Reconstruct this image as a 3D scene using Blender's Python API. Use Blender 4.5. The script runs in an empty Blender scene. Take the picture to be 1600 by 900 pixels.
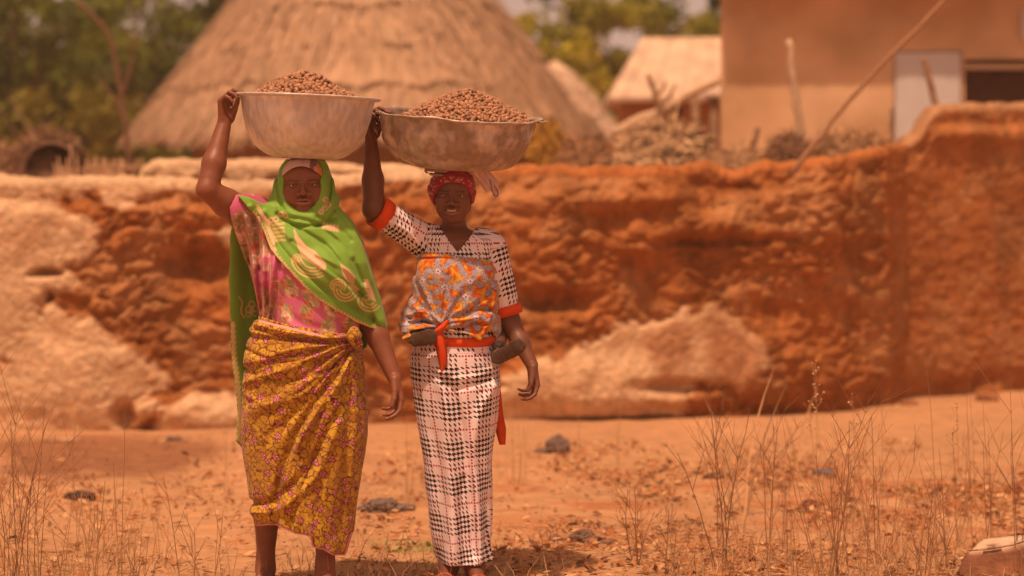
import bpy, bmesh, math, random, os
import numpy as np
from mathutils import Vector, Matrix, Euler

# ------------------------------------------------------------------ camera, sky, sun, exposure
sc = bpy.context.scene
COL = sc.collection
FPX = 4120.0            # focal length in pixels of a 1600 px wide picture
CAMZ = 1.45
GZ = -.06                # height of the ground
HOR = 308.0             # horizon row
cam_d = bpy.data.cameras.new('camera'); cam = bpy.data.objects.new('camera', cam_d); COL.objects.link(cam)
cam.location = (0, 0, CAMZ); cam.rotation_euler = (math.radians(90), 0, 0)
cam_d.sensor_width = 36; cam_d.lens = 36*FPX/1600
cam_d.shift_y = -(450-HOR)/1600
cam_d.clip_start = .1; cam_d.clip_end = 2000
cam_d.dof.use_dof = True; cam_d.dof.focus_distance = 9.95; cam_d.dof.aperture_fstop = 1.9
sc.camera = cam

SUN_EL, SUN_AZ = math.radians(69), math.radians(200)      # azimuth: clockwise from +Y seen from above
w = bpy.data.worlds.new('World'); sc.world = w; w.use_nodes = True
nt = w.node_tree; nt.nodes.clear()
sky = nt.nodes.new('ShaderNodeTexSky'); sky.sky_type = 'NISHITA'; sky.sun_disc = False
sky.sun_elevation = SUN_EL; sky.sun_rotation = SUN_AZ; sky.dust_density = 6; sky.air_density = 1.0; sky.ozone_density = .4
tint = nt.nodes.new('ShaderNodeMix'); tint.data_type = 'RGBA'; tint.blend_type = 'MULTIPLY'; tint.inputs[0].default_value = 1
tint.inputs[7].default_value = (1.22, .74, .47, 1)          # harmattan dust in the air turns the sky warm
bg = nt.nodes.new('ShaderNodeBackground'); bg.inputs[1].default_value = .078
wo = nt.nodes.new('ShaderNodeOutputWorld')
nt.links.new(sky.outputs[0], tint.inputs[6]); 
_tc = nt.nodes.new('ShaderNodeTexCoord'); _sx = nt.nodes.new('ShaderNodeSeparateXYZ'); _mr = nt.nodes.new('ShaderNodeMapRange'); _ad = nt.nodes.new('ShaderNodeMix')
_mr.inputs[1].default_value = .26; _mr.inputs[2].default_value = 0; _mr.interpolation_type = 'SMOOTHSTEP'          # dust brightens the sky evenly all round towards the horizon
_ad.data_type = 'RGBA'; _ad.blend_type = 'ADD'; _ad.inputs[7].default_value = (8.0, 4.9, 4.0, 1)
nt.links.new(_tc.outputs['Generated'], _sx.inputs[0]); nt.links.new(_sx.outputs[2], _mr.inputs[0]); nt.links.new(_mr.outputs[0], _ad.inputs[0]); nt.links.new(tint.outputs[2], _ad.inputs[6]); nt.links.new(_ad.outputs[2], bg.inputs[0])
nt.links.new(bg.outputs[0], wo.inputs[0])
sd = bpy.data.lights.new('sun', 'SUN'); sd.energy = 3.8; sd.angle = math.radians(1.5); sd.color = (1.0, .67, .43)
sun = bpy.data.objects.new('sun', sd); COL.objects.link(sun)
sv = Vector((math.sin(SUN_AZ)*math.cos(SUN_EL), math.cos(SUN_AZ)*math.cos(SUN_EL), math.sin(SUN_EL)))
sun.rotation_euler = sv.to_track_quat('Z', 'Y').to_euler()
sc.view_settings.view_transform = 'Standard'; sc.view_settings.look = 'None'
sc.view_settings.exposure = .0; sc.view_settings.gamma = 1
sc.cycles.use_denoising = True
sc.cycles.max_bounces = 6; sc.cycles.diffuse_bounces = 4; sc.cycles.transparent_max_bounces = 8

# ------------------------------------------------------------------ helpers
rng = np.random.default_rng(7); random.seed(7)
def P(px, py, Y=10.0):
    """point at depth Y that the photograph shows at pixel px, py"""
    return np.array([(px-800)/FPX*Y, Y, CAMZ-(py-HOR)/FPX*Y])
def groundY(py): return FPX*(CAMZ-GZ)/(py-HOR)
def smooth(a, b, x):
    t = np.clip((x-a)/(b-a), 0, 1); return t*t*(3-2*t)
def _h(i, j, k, s):
    n = (i.astype(np.int64)*73856093) ^ (j.astype(np.int64)*19349663) ^ (k.astype(np.int64)*83492791) ^ (s*2654435761)
    n = (n ^ (n >> 13))*1274126177 & 0x7fffffff
    n = (n ^ (n >> 16)) & 0xffffff
    return n/float(0xffffff)
def vnoise(x, y, z=0.0, s=0):
    x, y, z = np.broadcast_arrays(np.asarray(x, float), np.asarray(y, float), np.asarray(z, float))
    i, j, k = np.floor(x), np.floor(y), np.floor(z)
    fx, fy, fz = x-i, y-j, z-k
    fx = fx*fx*(3-2*fx); fy = fy*fy*(3-2*fy); fz = fz*fz*(3-2*fz)
    i = i.astype(np.int64); j = j.astype(np.int64); k = k.astype(np.int64)
    r = 0
    for a in (0, 1):
        for b in (0, 1):
            for c in (0, 1):
                r = r + _h(i+a, j+b, k+c, s)*(fx if a else 1-fx)*(fy if b else 1-fy)*(fz if c else 1-fz)
    return r
def fbm(x, y, z=0.0, o=4, s=0):
    r = 0; a = .5; t = 0
    for q in range(o):
        f = 2.03**q
        r = r+a*vnoise(x*f+q*17.1, y*f+q*5.3, z*f, s+q); t += a; a *= .5
    return r/t
def cells(x, y, s=0, jit=.85):
    """2-D cellular noise: nearest distance, second distance, offset to the nearest point, hash id"""
    i0, j0 = np.floor(x).astype(np.int64), np.floor(y).astype(np.int64)
    z = np.zeros_like(i0)
    F1 = np.full(x.shape, 9.); F2 = F1.copy(); dx = F1.copy(); dy = F1.copy(); hid = np.zeros(x.shape)
    for a in (-1, 0, 1):
        for b in (-1, 0, 1):
            i, j = i0+a, j0+b
            qx = i+.5+jit*(_h(i, j, z, s)-.5); qy = j+.5+jit*(_h(i, j, z, s+1)-.5)
            ex, ey = x-qx, y-qy; d = np.hypot(ex, ey)
            m = d < F1
            F2 = np.where(m, F1, np.minimum(F2, d))
            dx = np.where(m, ex, dx); dy = np.where(m, ey, dy); hid = np.where(m, _h(i, j, z, s+2), hid); F1 = np.where(m, d, F1)
    return F1, F2, dx, dy, hid
def polyd(x, y, poly, closed=True):
    """signed distance to a polygon (negative inside), or distance to an open polyline"""
    poly = np.asarray(poly, float); n = len(poly)
    d = np.full(np.shape(x), 1e9); ins = np.zeros(np.shape(x), bool)
    for a in range(n if closed else n-1):
        p, q = poly[a], poly[(a+1) % n]
        ex, ey = q-p; wx, wy = x-p[0], y-p[1]
        t = np.clip((wx*ex+wy*ey)/(ex*ex+ey*ey+1e-12), 0, 1)
        d = np.minimum(d, (wx-t*ex)**2+(wy-t*ey)**2)
        if closed and ey != 0:
            c = ((p[1] <= y) != (q[1] <= y)) & (x < ex*(y-p[1])/ey+p[0]); ins ^= c
    d = np.sqrt(d)
    return np.where(ins, -d, d) if closed else d
def spline(pts, n=8):
    """Catmull-Rom through 2-D/3-D points"""
    P_ = np.asarray(pts, float); P_ = np.vstack([2*P_[0]-P_[1], P_, 2*P_[-1]-P_[-2]]); out = []
    for i in range(1, len(P_)-2):
        for t in np.linspace(0, 1, n, endpoint=False):
            a, b, c, d = P_[i-1:i+3]
            out.append(.5*((2*b)+(c-a)*t+(2*a-5*b+4*c-d)*t*t+(3*b-a-3*c+d)*t**3))
    out.append(P_[-2]); return np.array(out)

def origin_of(o):
    v = np.zeros(3)
    while o is not None: v = v+np.array(o.location); o = o.parent
    return v
def link_mesh(name, me, mat, parent=None, loc=None):
    o = bpy.data.objects.new(name, me); COL.objects.link(o)
    if parent is not None: o.parent = parent
    if loc is not None: o.location = loc
    if mat is not None and len(me.materials) == 0: me.materials.append(mat)
    return o
def mk(name, V, F, mat, parent=None, loc=None, col=None, smooth_=True):
    """one mesh object from world-space vertices; faces (n,3) or (n,4) array or a list of arrays"""
    V = np.asarray(V, np.float64)
    org = origin_of(parent) if parent is not None else np.zeros(3)
    if loc is not None: org = org+np.asarray(loc, float)
    Vl = (V-org).astype(np.float32)
    me = bpy.data.meshes.new(name)
    Fs = F if isinstance(F, list) and len(F) and isinstance(F[0], np.ndarray) and F[0].ndim == 2 else [np.asarray(F)]
    Fs = [f for f in Fs if len(f)]
    me.vertices.add(len(Vl)); me.vertices.foreach_set('co', Vl.ravel())
    tot = np.concatenate([np.full(len(f), f.shape[1], np.int32) for f in Fs]); lv = np.concatenate([f.ravel() for f in Fs]).astype(np.int32)
    me.loops.add(len(lv)); me.loops.foreach_set('vertex_index', lv)
    me.polygons.add(len(tot)); st = np.concatenate([[0], np.cumsum(tot)[:-1]]).astype(np.int32)
    me.polygons.foreach_set('loop_start', st); me.polygons.foreach_set('loop_total', tot)
    me.polygons.foreach_set('use_smooth', np.full(len(tot), smooth_))
    if col is not None:
        a = me.color_attributes.new('Col', 'FLOAT_COLOR', 'POINT')
        c = np.ones((len(Vl), 4), np.float32); c[:, :3] = np.clip(col, 0, 9); a.data.foreach_set('color', c.ravel())
    me.update(calc_edges=True); me.validate()
    return link_mesh(name, me, mat, parent, loc)
def tag(o, label=None, cat=None, group=None, kind=None):
    if label: o['label'] = label
    if cat: o['category'] = cat
    if group: o['group'] = group
    if kind: o['kind'] = kind
    return o
def root(name, loc, label, cat, group=None):
    o = bpy.data.objects.new(name, None); COL.objects.link(o); o.location = tuple(float(v) for v in loc); o.empty_display_size = .2
    return tag(o, label, cat, group)

class MB:
    """collects simple solids into one mesh"""
    def __init__(s): s.V = []; s.F4 = []; s.F3 = []; s.C = []; s.n = 0
    def add(s, V, F4=None, F3=None, c=(1, 1, 1)):
        V = np.asarray(V, float)
        s.V.append(V)
        if F4 is not None and len(F4): s.F4.append(np.asarray(F4)+s.n)
        if F3 is not None and len(F3): s.F3.append(np.asarray(F3)+s.n)
        c = np.asarray(c, float); s.C.append(np.broadcast_to(c, (len(V), 3)) if c.ndim == 1 else c); s.n += len(V)
    def box(s, lo, hi, R=None, c=(1, 1, 1)):
        lo, hi = np.array(lo, float), np.array(hi, float)
        V = np.array([[(lo, hi)[i][0], (lo, hi)[j][1], (lo, hi)[k][2]] for i in (0, 1) for j in (0, 1) for k in (0, 1)])
        if R is not None: m = (lo+hi)/2; V = (V-m)@np.asarray(R).T+m
        s.add(V, [[0, 1, 3, 2], [4, 6, 7, 5], [0, 4, 5, 1], [2, 3, 7, 6], [0, 2, 6, 4], [1, 5, 7, 3]], c=c)
    def tube(s, pts, r, n=6, c=(1, 1, 1), caps=True):
        pts = np.asarray(pts, float); m = len(pts); r = np.broadcast_to(np.asarray(r, float), (m,))
        t = np.gradient(pts, axis=0); t /= np.linalg.norm(t, axis=1)[:, None]+1e-12
        up = np.array([0, 0, 1.]) if abs(t[0][2]) < .9 else np.array([1., 0, 0])
        a = np.cross(t, up); a /= np.linalg.norm(a, axis=1)[:, None]+1e-12; b = np.cross(t, a)
        th = np.arange(n)*2*math.pi/n
        V = (pts[:, None]+r[:, None, None]*(np.cos(th)[None, :, None]*a[:, None]+np.sin(th)[None, :, None]*b[:, None])).reshape(-1, 3)
        i = np.arange(m-1)[:, None]*n; j = np.arange(n)[None]; k = (j+1) % n
        F = np.stack([i+j, i+k, i+n+k, i+n+j], -1).reshape(-1, 4)
        T = []
        if caps:
            T = [[0, q+1, q] for q in range(1, n-1)]+[[(m-1)*n, (m-1)*n+q, (m-1)*n+q+1] for q in range(1, n-1)]
        s.add(V, F, T, c)
    def build(s, name, mat, parent=None, loc=None, smooth_=True):
        V = np.concatenate(s.V); F = []
        if s.F4: F.append(np.concatenate(s.F4))
        if s.F3: F.append(np.concatenate(s.F3))
        return mk(name, V, F, mat, parent, loc, np.concatenate(s.C), smooth_)

def material(name, color=(.5, .5, .5), rough=.8, attr=False, noise=None, bump=None, spec=.3, metal=0, two=None, sheen=0, transl=0):
    """principled material; noise=(scale, amount[, stretch]) varies the colour, two=(colour, scale) mixes in a second colour, bump=[(scale, strength, distance, stretch)]"""
    m = bpy.data.materials.new(name); m.use_nodes = True; t = m.node_tree; N = t.nodes; L = t.links
    b = N['Principled BSDF']; b.inputs['Roughness'].default_value = rough; b.inputs['Metallic'].default_value = metal
    b.inputs['Specular IOR Level'].default_value = spec
    if sheen: b.inputs['Sheen Weight'].default_value = sheen
    tc = N.new('ShaderNodeTexCoord')
    def coords(st):
        if not st: return tc.outputs['Object']
        mp = N.new('ShaderNodeMapping'); mp.inputs['Scale'].default_value = st; L.new(tc.outputs['Object'], mp.inputs[0]); return mp.outputs[0]
    if attr:
        a = N.new('ShaderNodeAttribute'); a.attribute_name = 'Col'; c = a.outputs['Color']
    else:
        a = N.new('ShaderNodeRGB'); a.outputs[0].default_value = (*color, 1); c = a.outputs[0]
    if two:
        nz = N.new('ShaderNodeTexNoise'); nz.inputs['Scale'].default_value = two[1]; nz.inputs['Detail'].default_value = 5; L.new(coords(None), nz.inputs['Vector'])
        rp = N.new('ShaderNodeMapRange'); rp.inputs[1].default_value = .42; rp.inputs[2].default_value = .6; L.new(nz.outputs[0], rp.inputs[0])
        mx = N.new('ShaderNodeMix'); mx.data_type = 'RGBA'; L.new(rp.outputs[0], mx.inputs[0]); L.new(c, mx.inputs[6]); mx.inputs[7].default_value = (*two[0], 1); c = mx.outputs[2]
    if noise:
        nz = N.new('ShaderNodeTexNoise'); nz.inputs['Scale'].default_value = noise[0]; nz.inputs['Detail'].default_value = 6
        L.new(coords(noise[2] if len(noise) > 2 else None), nz.inputs['Vector'])
        rp = N.new('ShaderNodeMapRange'); rp.inputs[1].default_value = .3; rp.inputs[2].default_value = .7
        rp.inputs[3].default_value = 1-noise[1]; rp.inputs[4].default_value = 1+noise[1]*.7; L.new(nz.outputs[0], rp.inputs[0])
        mx = N.new('ShaderNodeMix'); mx.data_type = 'RGBA'; mx.blend_type = 'MULTIPLY'; mx.inputs[0].default_value = 1
        L.new(c, mx.inputs[6]); L.new(rp.outputs[0], mx.inputs[7]); c = mx.outputs[2]
    L.new(c, b.inputs['Base Color'])
    prev = None
    for bp in (bump or []):
        nz = N.new('ShaderNodeTexNoise'); nz.inputs['Scale'].default_value = bp[0]; nz.inputs['Detail'].default_value = 5
        L.new(coords(bp[3] if len(bp) > 3 else None), nz.inputs['Vector'])
        bn = N.new('ShaderNodeBump'); bn.inputs['Strength'].default_value = bp[1]; bn.inputs['Distance'].default_value = bp[2]
        L.new(nz.outputs[0], bn.inputs['Height'])
        if prev is not None: L.new(prev, bn.inputs['Normal'])
        prev = bn.outputs[0]
    if prev is not None: L.new(prev, b.inputs['Normal'])
    if transl:
        tr = N.new('ShaderNodeBsdfTranslucent'); L.new(c, tr.inputs[0]); ms = N.new('ShaderNodeMixShader'); ms.inputs[0].default_value = transl
        L.new(b.outputs[0], ms.inputs[1]); L.new(tr.outputs[0], ms.inputs[2]); L.new(ms.outputs[0], N['Material Output'].inputs[0])
    return m
# ------------------------------------------------------------------ ground
M_ground = material('dry_ground', attr=True, rough=.95, noise=(9, .16), bump=[(35, .5, .02), (260, .5, .006)], spec=.1)
def ground_h(x, y):
    return (fbm(x*1.3, y*.8, 0, 3, 3)-.5)*.05*smooth(9.0, 11, y)*(1-smooth(16, 40, y))+(fbm(x*9, y*7, 0, 3, 5)-.5)*.016+GZ
def ground_col(x, y):
    n = fbm(x*1.6, y*.9, 0, 4, 11); f = fbm(x*14, y*9, 0, 4, 12)
    c = np.array([.49, .262, .138])[None]*(0.84+.34*n[:, None])*(0.9+.2*f[:, None])
    red = smooth(.52, .62, fbm(x*2.2, y*3.4, 0, 4, 13))*np.exp(-((y-13.0)/1.7)**2)*smooth(-1.2, .4, x)
    c = c*(1-.6*red[:, None])+np.array([.40, .125, .05])*.6*red[:, None]
    u, v = x*FPX/y+800, HOR+FPX*(CAMZ-GZ)/y                    # darker patch of ground in front of the left wall
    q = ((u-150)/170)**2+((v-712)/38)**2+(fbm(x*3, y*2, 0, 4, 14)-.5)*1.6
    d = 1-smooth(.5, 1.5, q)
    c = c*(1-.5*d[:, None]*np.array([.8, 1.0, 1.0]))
    return c
# near sheet is fine, the outer ring coarse; both are one mesh
ys = np.concatenate([[-60, -20, 0, 4], np.arange(7, 21, .062), [22, 24, 27, 32, 40, 60, 100, 200, 400, 800]])
xs = np.concatenate([[-500, -150, -50, -20, -8, -5], np.arange(-4, 4.4, .04), [5, 8, 20, 50, 150, 500]])
X, Yg = np.meshgrid(xs, ys, indexing='ij')
near = (np.abs(X) < 4.6) & (Yg > 6.9) & (Yg < 21.5)
Zg = np.where(near, ground_h(X, Yg), GZ)
nx, ny = X.shape; I = np.arange(nx*ny).reshape(nx, ny)
Fg = np.stack([I[:-1, :-1], I[1:, :-1], I[1:, 1:], I[:-1, 1:]], -1).reshape(-1, 4)
ycl = np.maximum(Yg.ravel(), 6)
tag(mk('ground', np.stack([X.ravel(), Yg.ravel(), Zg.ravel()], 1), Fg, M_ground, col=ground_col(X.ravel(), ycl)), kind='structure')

# ------------------------------------------------------------------ mud walls
M_wall = material('mud_wall_earth', attr=True, rough=.95, noise=(16, .2), bump=[(22, .7, .04), (80, .6, .015)], spec=.08)
MUD = np.array([.425, .155, .052]); PLA = np.array([.72, .475, .295]); DRK = np.array([.44, .20, .10]); CAP = np.array([.60, .40, .27])
def wall(name, label, px0, px1, Yf, topf, thick, plast, dark=(), bumps=(), lump=.06, cap=None, under=0, step=.0145, seed=0, base=MUD, smoothness=0., endpad=0):
    """a mud wall: front, rounded top and back as one closed sheet following Yf(px); plaster patches stand proud of the eroded mud"""
    x0, x1 = (px0-800)/FPX*Yf(px0), (px1-800)/FPX*Yf(px1)
    nu = int((x1-x0)/step); pxs = np.linspace(px0, px1, nu); Yw = np.array([Yf(p) for p in pxs]); xw = (pxs-800)/FPX*Yw
    top = np.array([CAMZ-(topf(p)-HOR)/FPX*Yf(p) for p in pxs])
    nv = int(top.max()/step); nt_ = 10; nb = 12
    v = np.linspace(0, 1, nv)
    rt = .07
    Zf = -.15+(top[:, None]-rt+.15)*v[None]
    Xf = np.repeat(xw[:, None], nv, 1); Yff = np.repeat(Yw[:, None], nv, 1)
    ppx = np.repeat(pxs[:, None], nv, 1); ppy = HOR-(Zf-CAMZ)*FPX/Yff
    nx_ = (fbm(Xf*3.1, Zf*3.3, 0, 4, seed+1)-.5)*46; ny_ = (fbm(Xf*3.1, Zf*3.3, 5.5, 4, seed+2)-.5)*46
    fine = (fbm(Xf*17, Zf*17, 0, 3, seed+3)-.5)*12
    pl = np.zeros(Xf.shape)
    for poly in plast: pl = np.maximum(pl, 1-smooth(-5, 4, polyd(ppx+nx_*1.1+fine*1.6, ppy+ny_*1.0+fine*1.6, poly)))
    dk = np.zeros(Xf.shape)
    for poly in dark: dk = np.maximum(dk, .8*(1-smooth(-12, 12, polyd(ppx+nx_*.9, ppy+ny_*.9+fine*2, poly))))
    wx = Xf+.10*(fbm(Xf*5, Zf*5, 0, 2, seed+20)-.5); wz = Zf+.10*(fbm(Xf*5, Zf*5, 3, 2, seed+21)-.5)
    wx = wx+.22*(fbm(Xf*2.2, Zf*2.2, 0, 3, seed+22)-.5); wz = wz+.22*(fbm(Xf*2.2, Zf*2.2, 4, 3, seed+23)-.5)
    F1, F2, _, _, hid = cells(wx*5.2, wz*8.5, seed+30, 1.)
    G1, G2, _, _, gid = cells(wx*13, wz*18, seed+40, 1.)
    cw = smooth(.30, .62, fbm(Xf*1.9, Zf*2.6, 2.2, 3, seed+24))
    L = (smooth(0, .55, F2-F1)*(.3+.7*hid)-.3)*(.3+.7*cw)+.3; L2 = (smooth(0, .6, G2-G1)*(.2+.8*gid)-.3)*(.25+.75*cw)+.3
    big = fbm(Xf*1.7, Zf*2.4, 0, 4, seed+50)-.5
    rdg = 1-np.abs(fbm(wx*6, wz*9, 0, 4, seed+64)-.5)*5
    D = (lump*(.78*L+.50*L2)*(.45+.9*vnoise(Xf*2, Zf*2, 0, seed+60))*(1-smoothness)+lump*1.1*big-lump*.55*np.clip(rdg, 0, 1)*(1-smoothness*.7)+lump*.8*(fbm(Xf*16, Zf*22, 0, 4, seed+61)-.5))
    pls = np.zeros(Xf.shape)
    for poly in plast: pls = np.maximum(pls, 1-smooth(-16, 10, polyd(ppx+nx_*1.1+fine*2.4, ppy+ny_*1.0+fine*2.4, poly)))
    D = D*(1-pls*.8)+pls*(lump*.50+big*.05+.012*(fbm(Xf*9, Zf*9, 0, 4, seed+62)-.5))
    for bx, by, rx, ry, am in bumps:
        q = ((ppx-bx+nx_*.4)/rx)**2+((ppy-by+ny_*.4)/ry)**2
        D = D+am*np.exp(-q**1.6)
    if under: D = D-under*(1-smooth(.02, .2, Zf-GZ+.05*(fbm(Xf*4, Zf*0, 0, 3, seed+63)-.5)))
    D = D-.05*smooth(-.1, .0, Zf-(top[:, None]-.14))*smooth(0, 1, v[None])
    front = np.stack([Xf, Yff-D, Zf], -1)
    dtop = D[:, -1]
    th = np.linspace(0, math.pi/2, nt_)[1:]
    jag = (fbm(xw*9, xw*0, 0, 4, seed+70)-.5)*.05
    T = np.stack([np.repeat(xw[:, None], nt_-1, 1), (Yw-dtop)[:, None]+rt*(1-np.cos(th))[None], (top-rt+jag*0)[:, None]+rt*np.sin(th)[None]], -1)
    fl = np.linspace(0, 1, nb)[1:]
    Bk = np.stack([np.repeat(xw[:, None], nb-1, 1), (Yw-dtop+rt)[:, None]+(thick-rt+dtop)[:, None]*fl[None] if np.ndim(dtop) else 0*fl, top[:, None]+0*fl[None]], -1)
    drop = np.stack([xw, Yw+thick+.02, np.full(nu, -.15)], -1)[:, None]
    Vv = np.concatenate([front, T, Bk, drop], 1); m = Vv.shape[1]
    rough_t = (fbm(Vv[:, nv:-1, 0]*9, Vv[:, nv:-1, 1]*9, 0, 4, seed+71)-.5)*.07
    w_t = np.minimum(1, np.arange(m-1-nv)/6)[None]
    Vv[:, nv:-1, 2] += rough_t*w_t
    cf = base*(.80+.42*fbm(Xf*2.3, Zf*3, 0, 5, seed+80))[..., None]
    cf = cf*(.86+.2*np.minimum(1, L*.6+L2*.5))[..., None]        # darker in the joints between the lumps
    mott = fbm(wx*3.4, wz*3.8, 7, 5, seed+86)[..., None]; cf = cf*(1-.5*smooth(.48, .66, mott))+np.array([.50, .26, .125])*.5*smooth(.48, .66, mott); cf = cf*(1-.22*smooth(.54, .66, fbm(Xf*5, Zf*1.6, 2, 4, seed+87))[..., None])
    pcol = PLA*(.82+.36*fbm(Xf*3.1, Zf*4.5, 0, 5, seed+81))[..., None]
    stain = smooth(.55, .7, fbm(Xf*2.4, Zf*5, 0, 4, seed+82))[..., None]
    pcol = pcol*(1-.35*stain)+np.array([.55, .30, .15])*.35*stain
    dust = smooth(.50, .66, fbm(Xf*4.2, Zf*5.2, 1.5, 5, seed+85))[..., None]; pcol = pcol*(1-.32*dust)+cf*.32*dust
    cf = cf*(1-pl[..., None])+pcol*pl[..., None]
    cf = cf*(1-dk[..., None])+DRK*(.85+.3*fbm(Xf*6, Zf*6, 0, 4, seed+83))[..., None]*dk[..., None]
    cc = (base*1.05 if cap is None else cap)
    ct = cc*(.8+.4*fbm(Vv[:, nv:, 0]*6, Vv[:, nv:, 1]*6, 0, 4, seed+84))[..., None]
    C = np.concatenate([cf, ct], 1)
    I = np.arange(nu*m).reshape(nu, m)
    F = np.stack([I[:-1, :-1], I[1:, :-1], I[1:, 1:], I[:-1, 1:]], -1).reshape(-1, 4)
    VV = Vv.reshape(-1, 3); CC = C.reshape(-1, 3)
    # end caps: fans pulled slightly inwards
    ends = []
    for col_, sgn in ((0, -1), (nu-1, 1)):
        ring = I[col_]; cen = len(VV); cp = VV[ring].mean(0)+np.array([sgn*.06, 0, 0])
        VV = np.vstack([VV, cp]); CC = np.vstack([CC, base])
        k = np.roll(ring, -1); tri = np.stack([ring, k, np.full(m, cen)], 1)
        ends.append(tri if sgn < 0 else tri[:, ::-1])
    loc = (float((x0+x1)/2), float(Yw.mean()), 0)
    o = mk(name, VV, [F]+ends, M_wall, None, loc, CC)
    return tag(o, label, 'wall')
itp = lambda xs_, ys_: (lambda p: float(np.interp(p, xs_, ys_)))
ityp = lambda xs_, ys_: (lambda p: 1.0414*float(np.interp(p, xs_, ys_)))
wob = lambda f, a, s: (lambda p: f(p)+a*(float(fbm(np.array([p*.02]), np.array([.5]), 0, 4, s)[0])-.5))
LY = ityp([-900, -400, 0, 400, 720], [16.0, 16.2, 16.4, 16.6, 16.95])
wall('mud_wall', 'crumbling orange mud wall with patches of pale plaster left of the women', -760, 706, LY,
     wob(itp([-400, 0, 40, 200, 420, 640, 706], [262, 274, 277, 277, 282, 268, 266]), 10, 4), .45,
     [[(-400, 200), (420, 200), (412, 296), (370, 322), (334, 298), (262, 304), (200, 316), (150, 294), (60, 318), (-400, 330)],
      [(-400, 300), (60, 310), (120, 338), (150, 372), (142, 402), (108, 428), (132, 452), (60, 478), (20, 560), (-400, 620)],
      [(-400, 580), (14, 565), (44, 492), (100, 480), (150, 500), (206, 545), (262, 588), (250, 615), (200, 632), (182, 668), (120, 700), (-400, 700)],
      [(255, 640), (300, 612), (380, 602), (470, 620), (560, 640), (560, 700), (262, 700)],
      [(150, 280), (205, 280), (206, 312), (180, 324), (160, 316)], [(330, 355), (372, 350), (372, 392), (345, 388)],
      [(205, 630), (250, 628), (252, 655), (205, 656)]],
     bumps=[(229, 640, 26, 15, .10), (330, 650, 70, 26, .07), (190, 646, 17, 18, -.14), (120, 590, 110, 70, .05), (300, 420, 60, 30, -.15), (70, 430, 26, 6, -.15), (78, 468, 9, 9, -.06), (350, 330, 120, 12, .03)],
     lump=.050, cap=PLA*.92, seed=100)
MY = ityp([640, 900, 1150, 1300, 1390, 1430], [16.95, 16.95, 17.35, 17.7, 18.2, 19.1])
wall('mud_wall', 'lumpy bright orange mud wall between the women and the tall corner wall', 700, 1425, MY,
     wob(itp([640, 700, 860, 1020, 1110, 1150, 1190, 1300, 1370, 1425], [262, 258, 258, 262, 250, 270, 256, 248, 234, 222]), 16, 6), .5,
     [[(770, 610), (840, 565), (905, 545), (960, 505), (1030, 492), (1075, 478), (1085, 500), (1120, 486), (1170, 520), (1196, 560), (1150, 606), (1085, 600), (1060, 640), (1000, 700), (770, 700)]],
     dark=[[(1004, 520), (1060, 508), (1088, 520), (1080, 560), (1060, 588), (1030, 596), (1006, 560)], [(1108, 518), (1150, 520), (1188, 545), (1180, 600), (1130, 604), (1106, 570)]],
     bumps=[(1000, 300, 90, 34, .10), (1095, 350, 60, 22, .13), (1000, 372, 48, 30, .11), (1110, 376, 110, 9, -.06), (900, 300, 90, 22, .05), (1130, 290, 50, 42, -.08), (1240, 330, 90, 110, .13), (1215, 570, 50, 60, .10),
            (1300, 600, 80, 60, .05), (860, 470, 70, 20, -.15), (1397, 420, 30, 230, -.04), (960, 655, 110, 7, -.10), (1060, 605, 70, 10, -.09), (1060, 625, 60, 8, .05), (930, 600, 130, 40, .06)],
     lump=.053, under=.05, seed=200)
RY = ityp([1380, 1420, 1470, 1600, 2000], [18.5, 18.85, 19.2, 19.8, 21.5])
wall('mud_wall', 'tall smooth rust brown corner wall at the right edge with a thick flat top', 1392, 2300, RY,
     wob(itp([1392, 1415, 1436, 1450, 1462, 1480, 1600, 2000], [236, 226, 210, 188, 170, 162, 160, 158]), 7, 9), .6, [],
     bumps=[(1500, 210, 300, 14, .05), (1475, 500, 40, 160, .03), (1545, 612, 26, 12, .07), (1470, 600, 18, 18, -.06), (1420, 560, 16, 40, .04)],
     lump=.035, under=.05, seed=300, base=np.array([.455, .175, .064]), smoothness=.75, cap=np.array([.47, .25, .13]))
BY = ityp([150, 700], [18.6, 18.4])
wall('mud_wall', 'low rear mud wall with a smooth pale rounded cap behind the women', 216, 662, BY,
     itp([216, 226, 240, 400, 640, 654, 662], [268, 256, 250, 250, 259, 262, 275]), .5, [[(100, 100), (800, 100), (800, 282), (100, 282)]], lump=.05, cap=PLA, seed=400)

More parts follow.
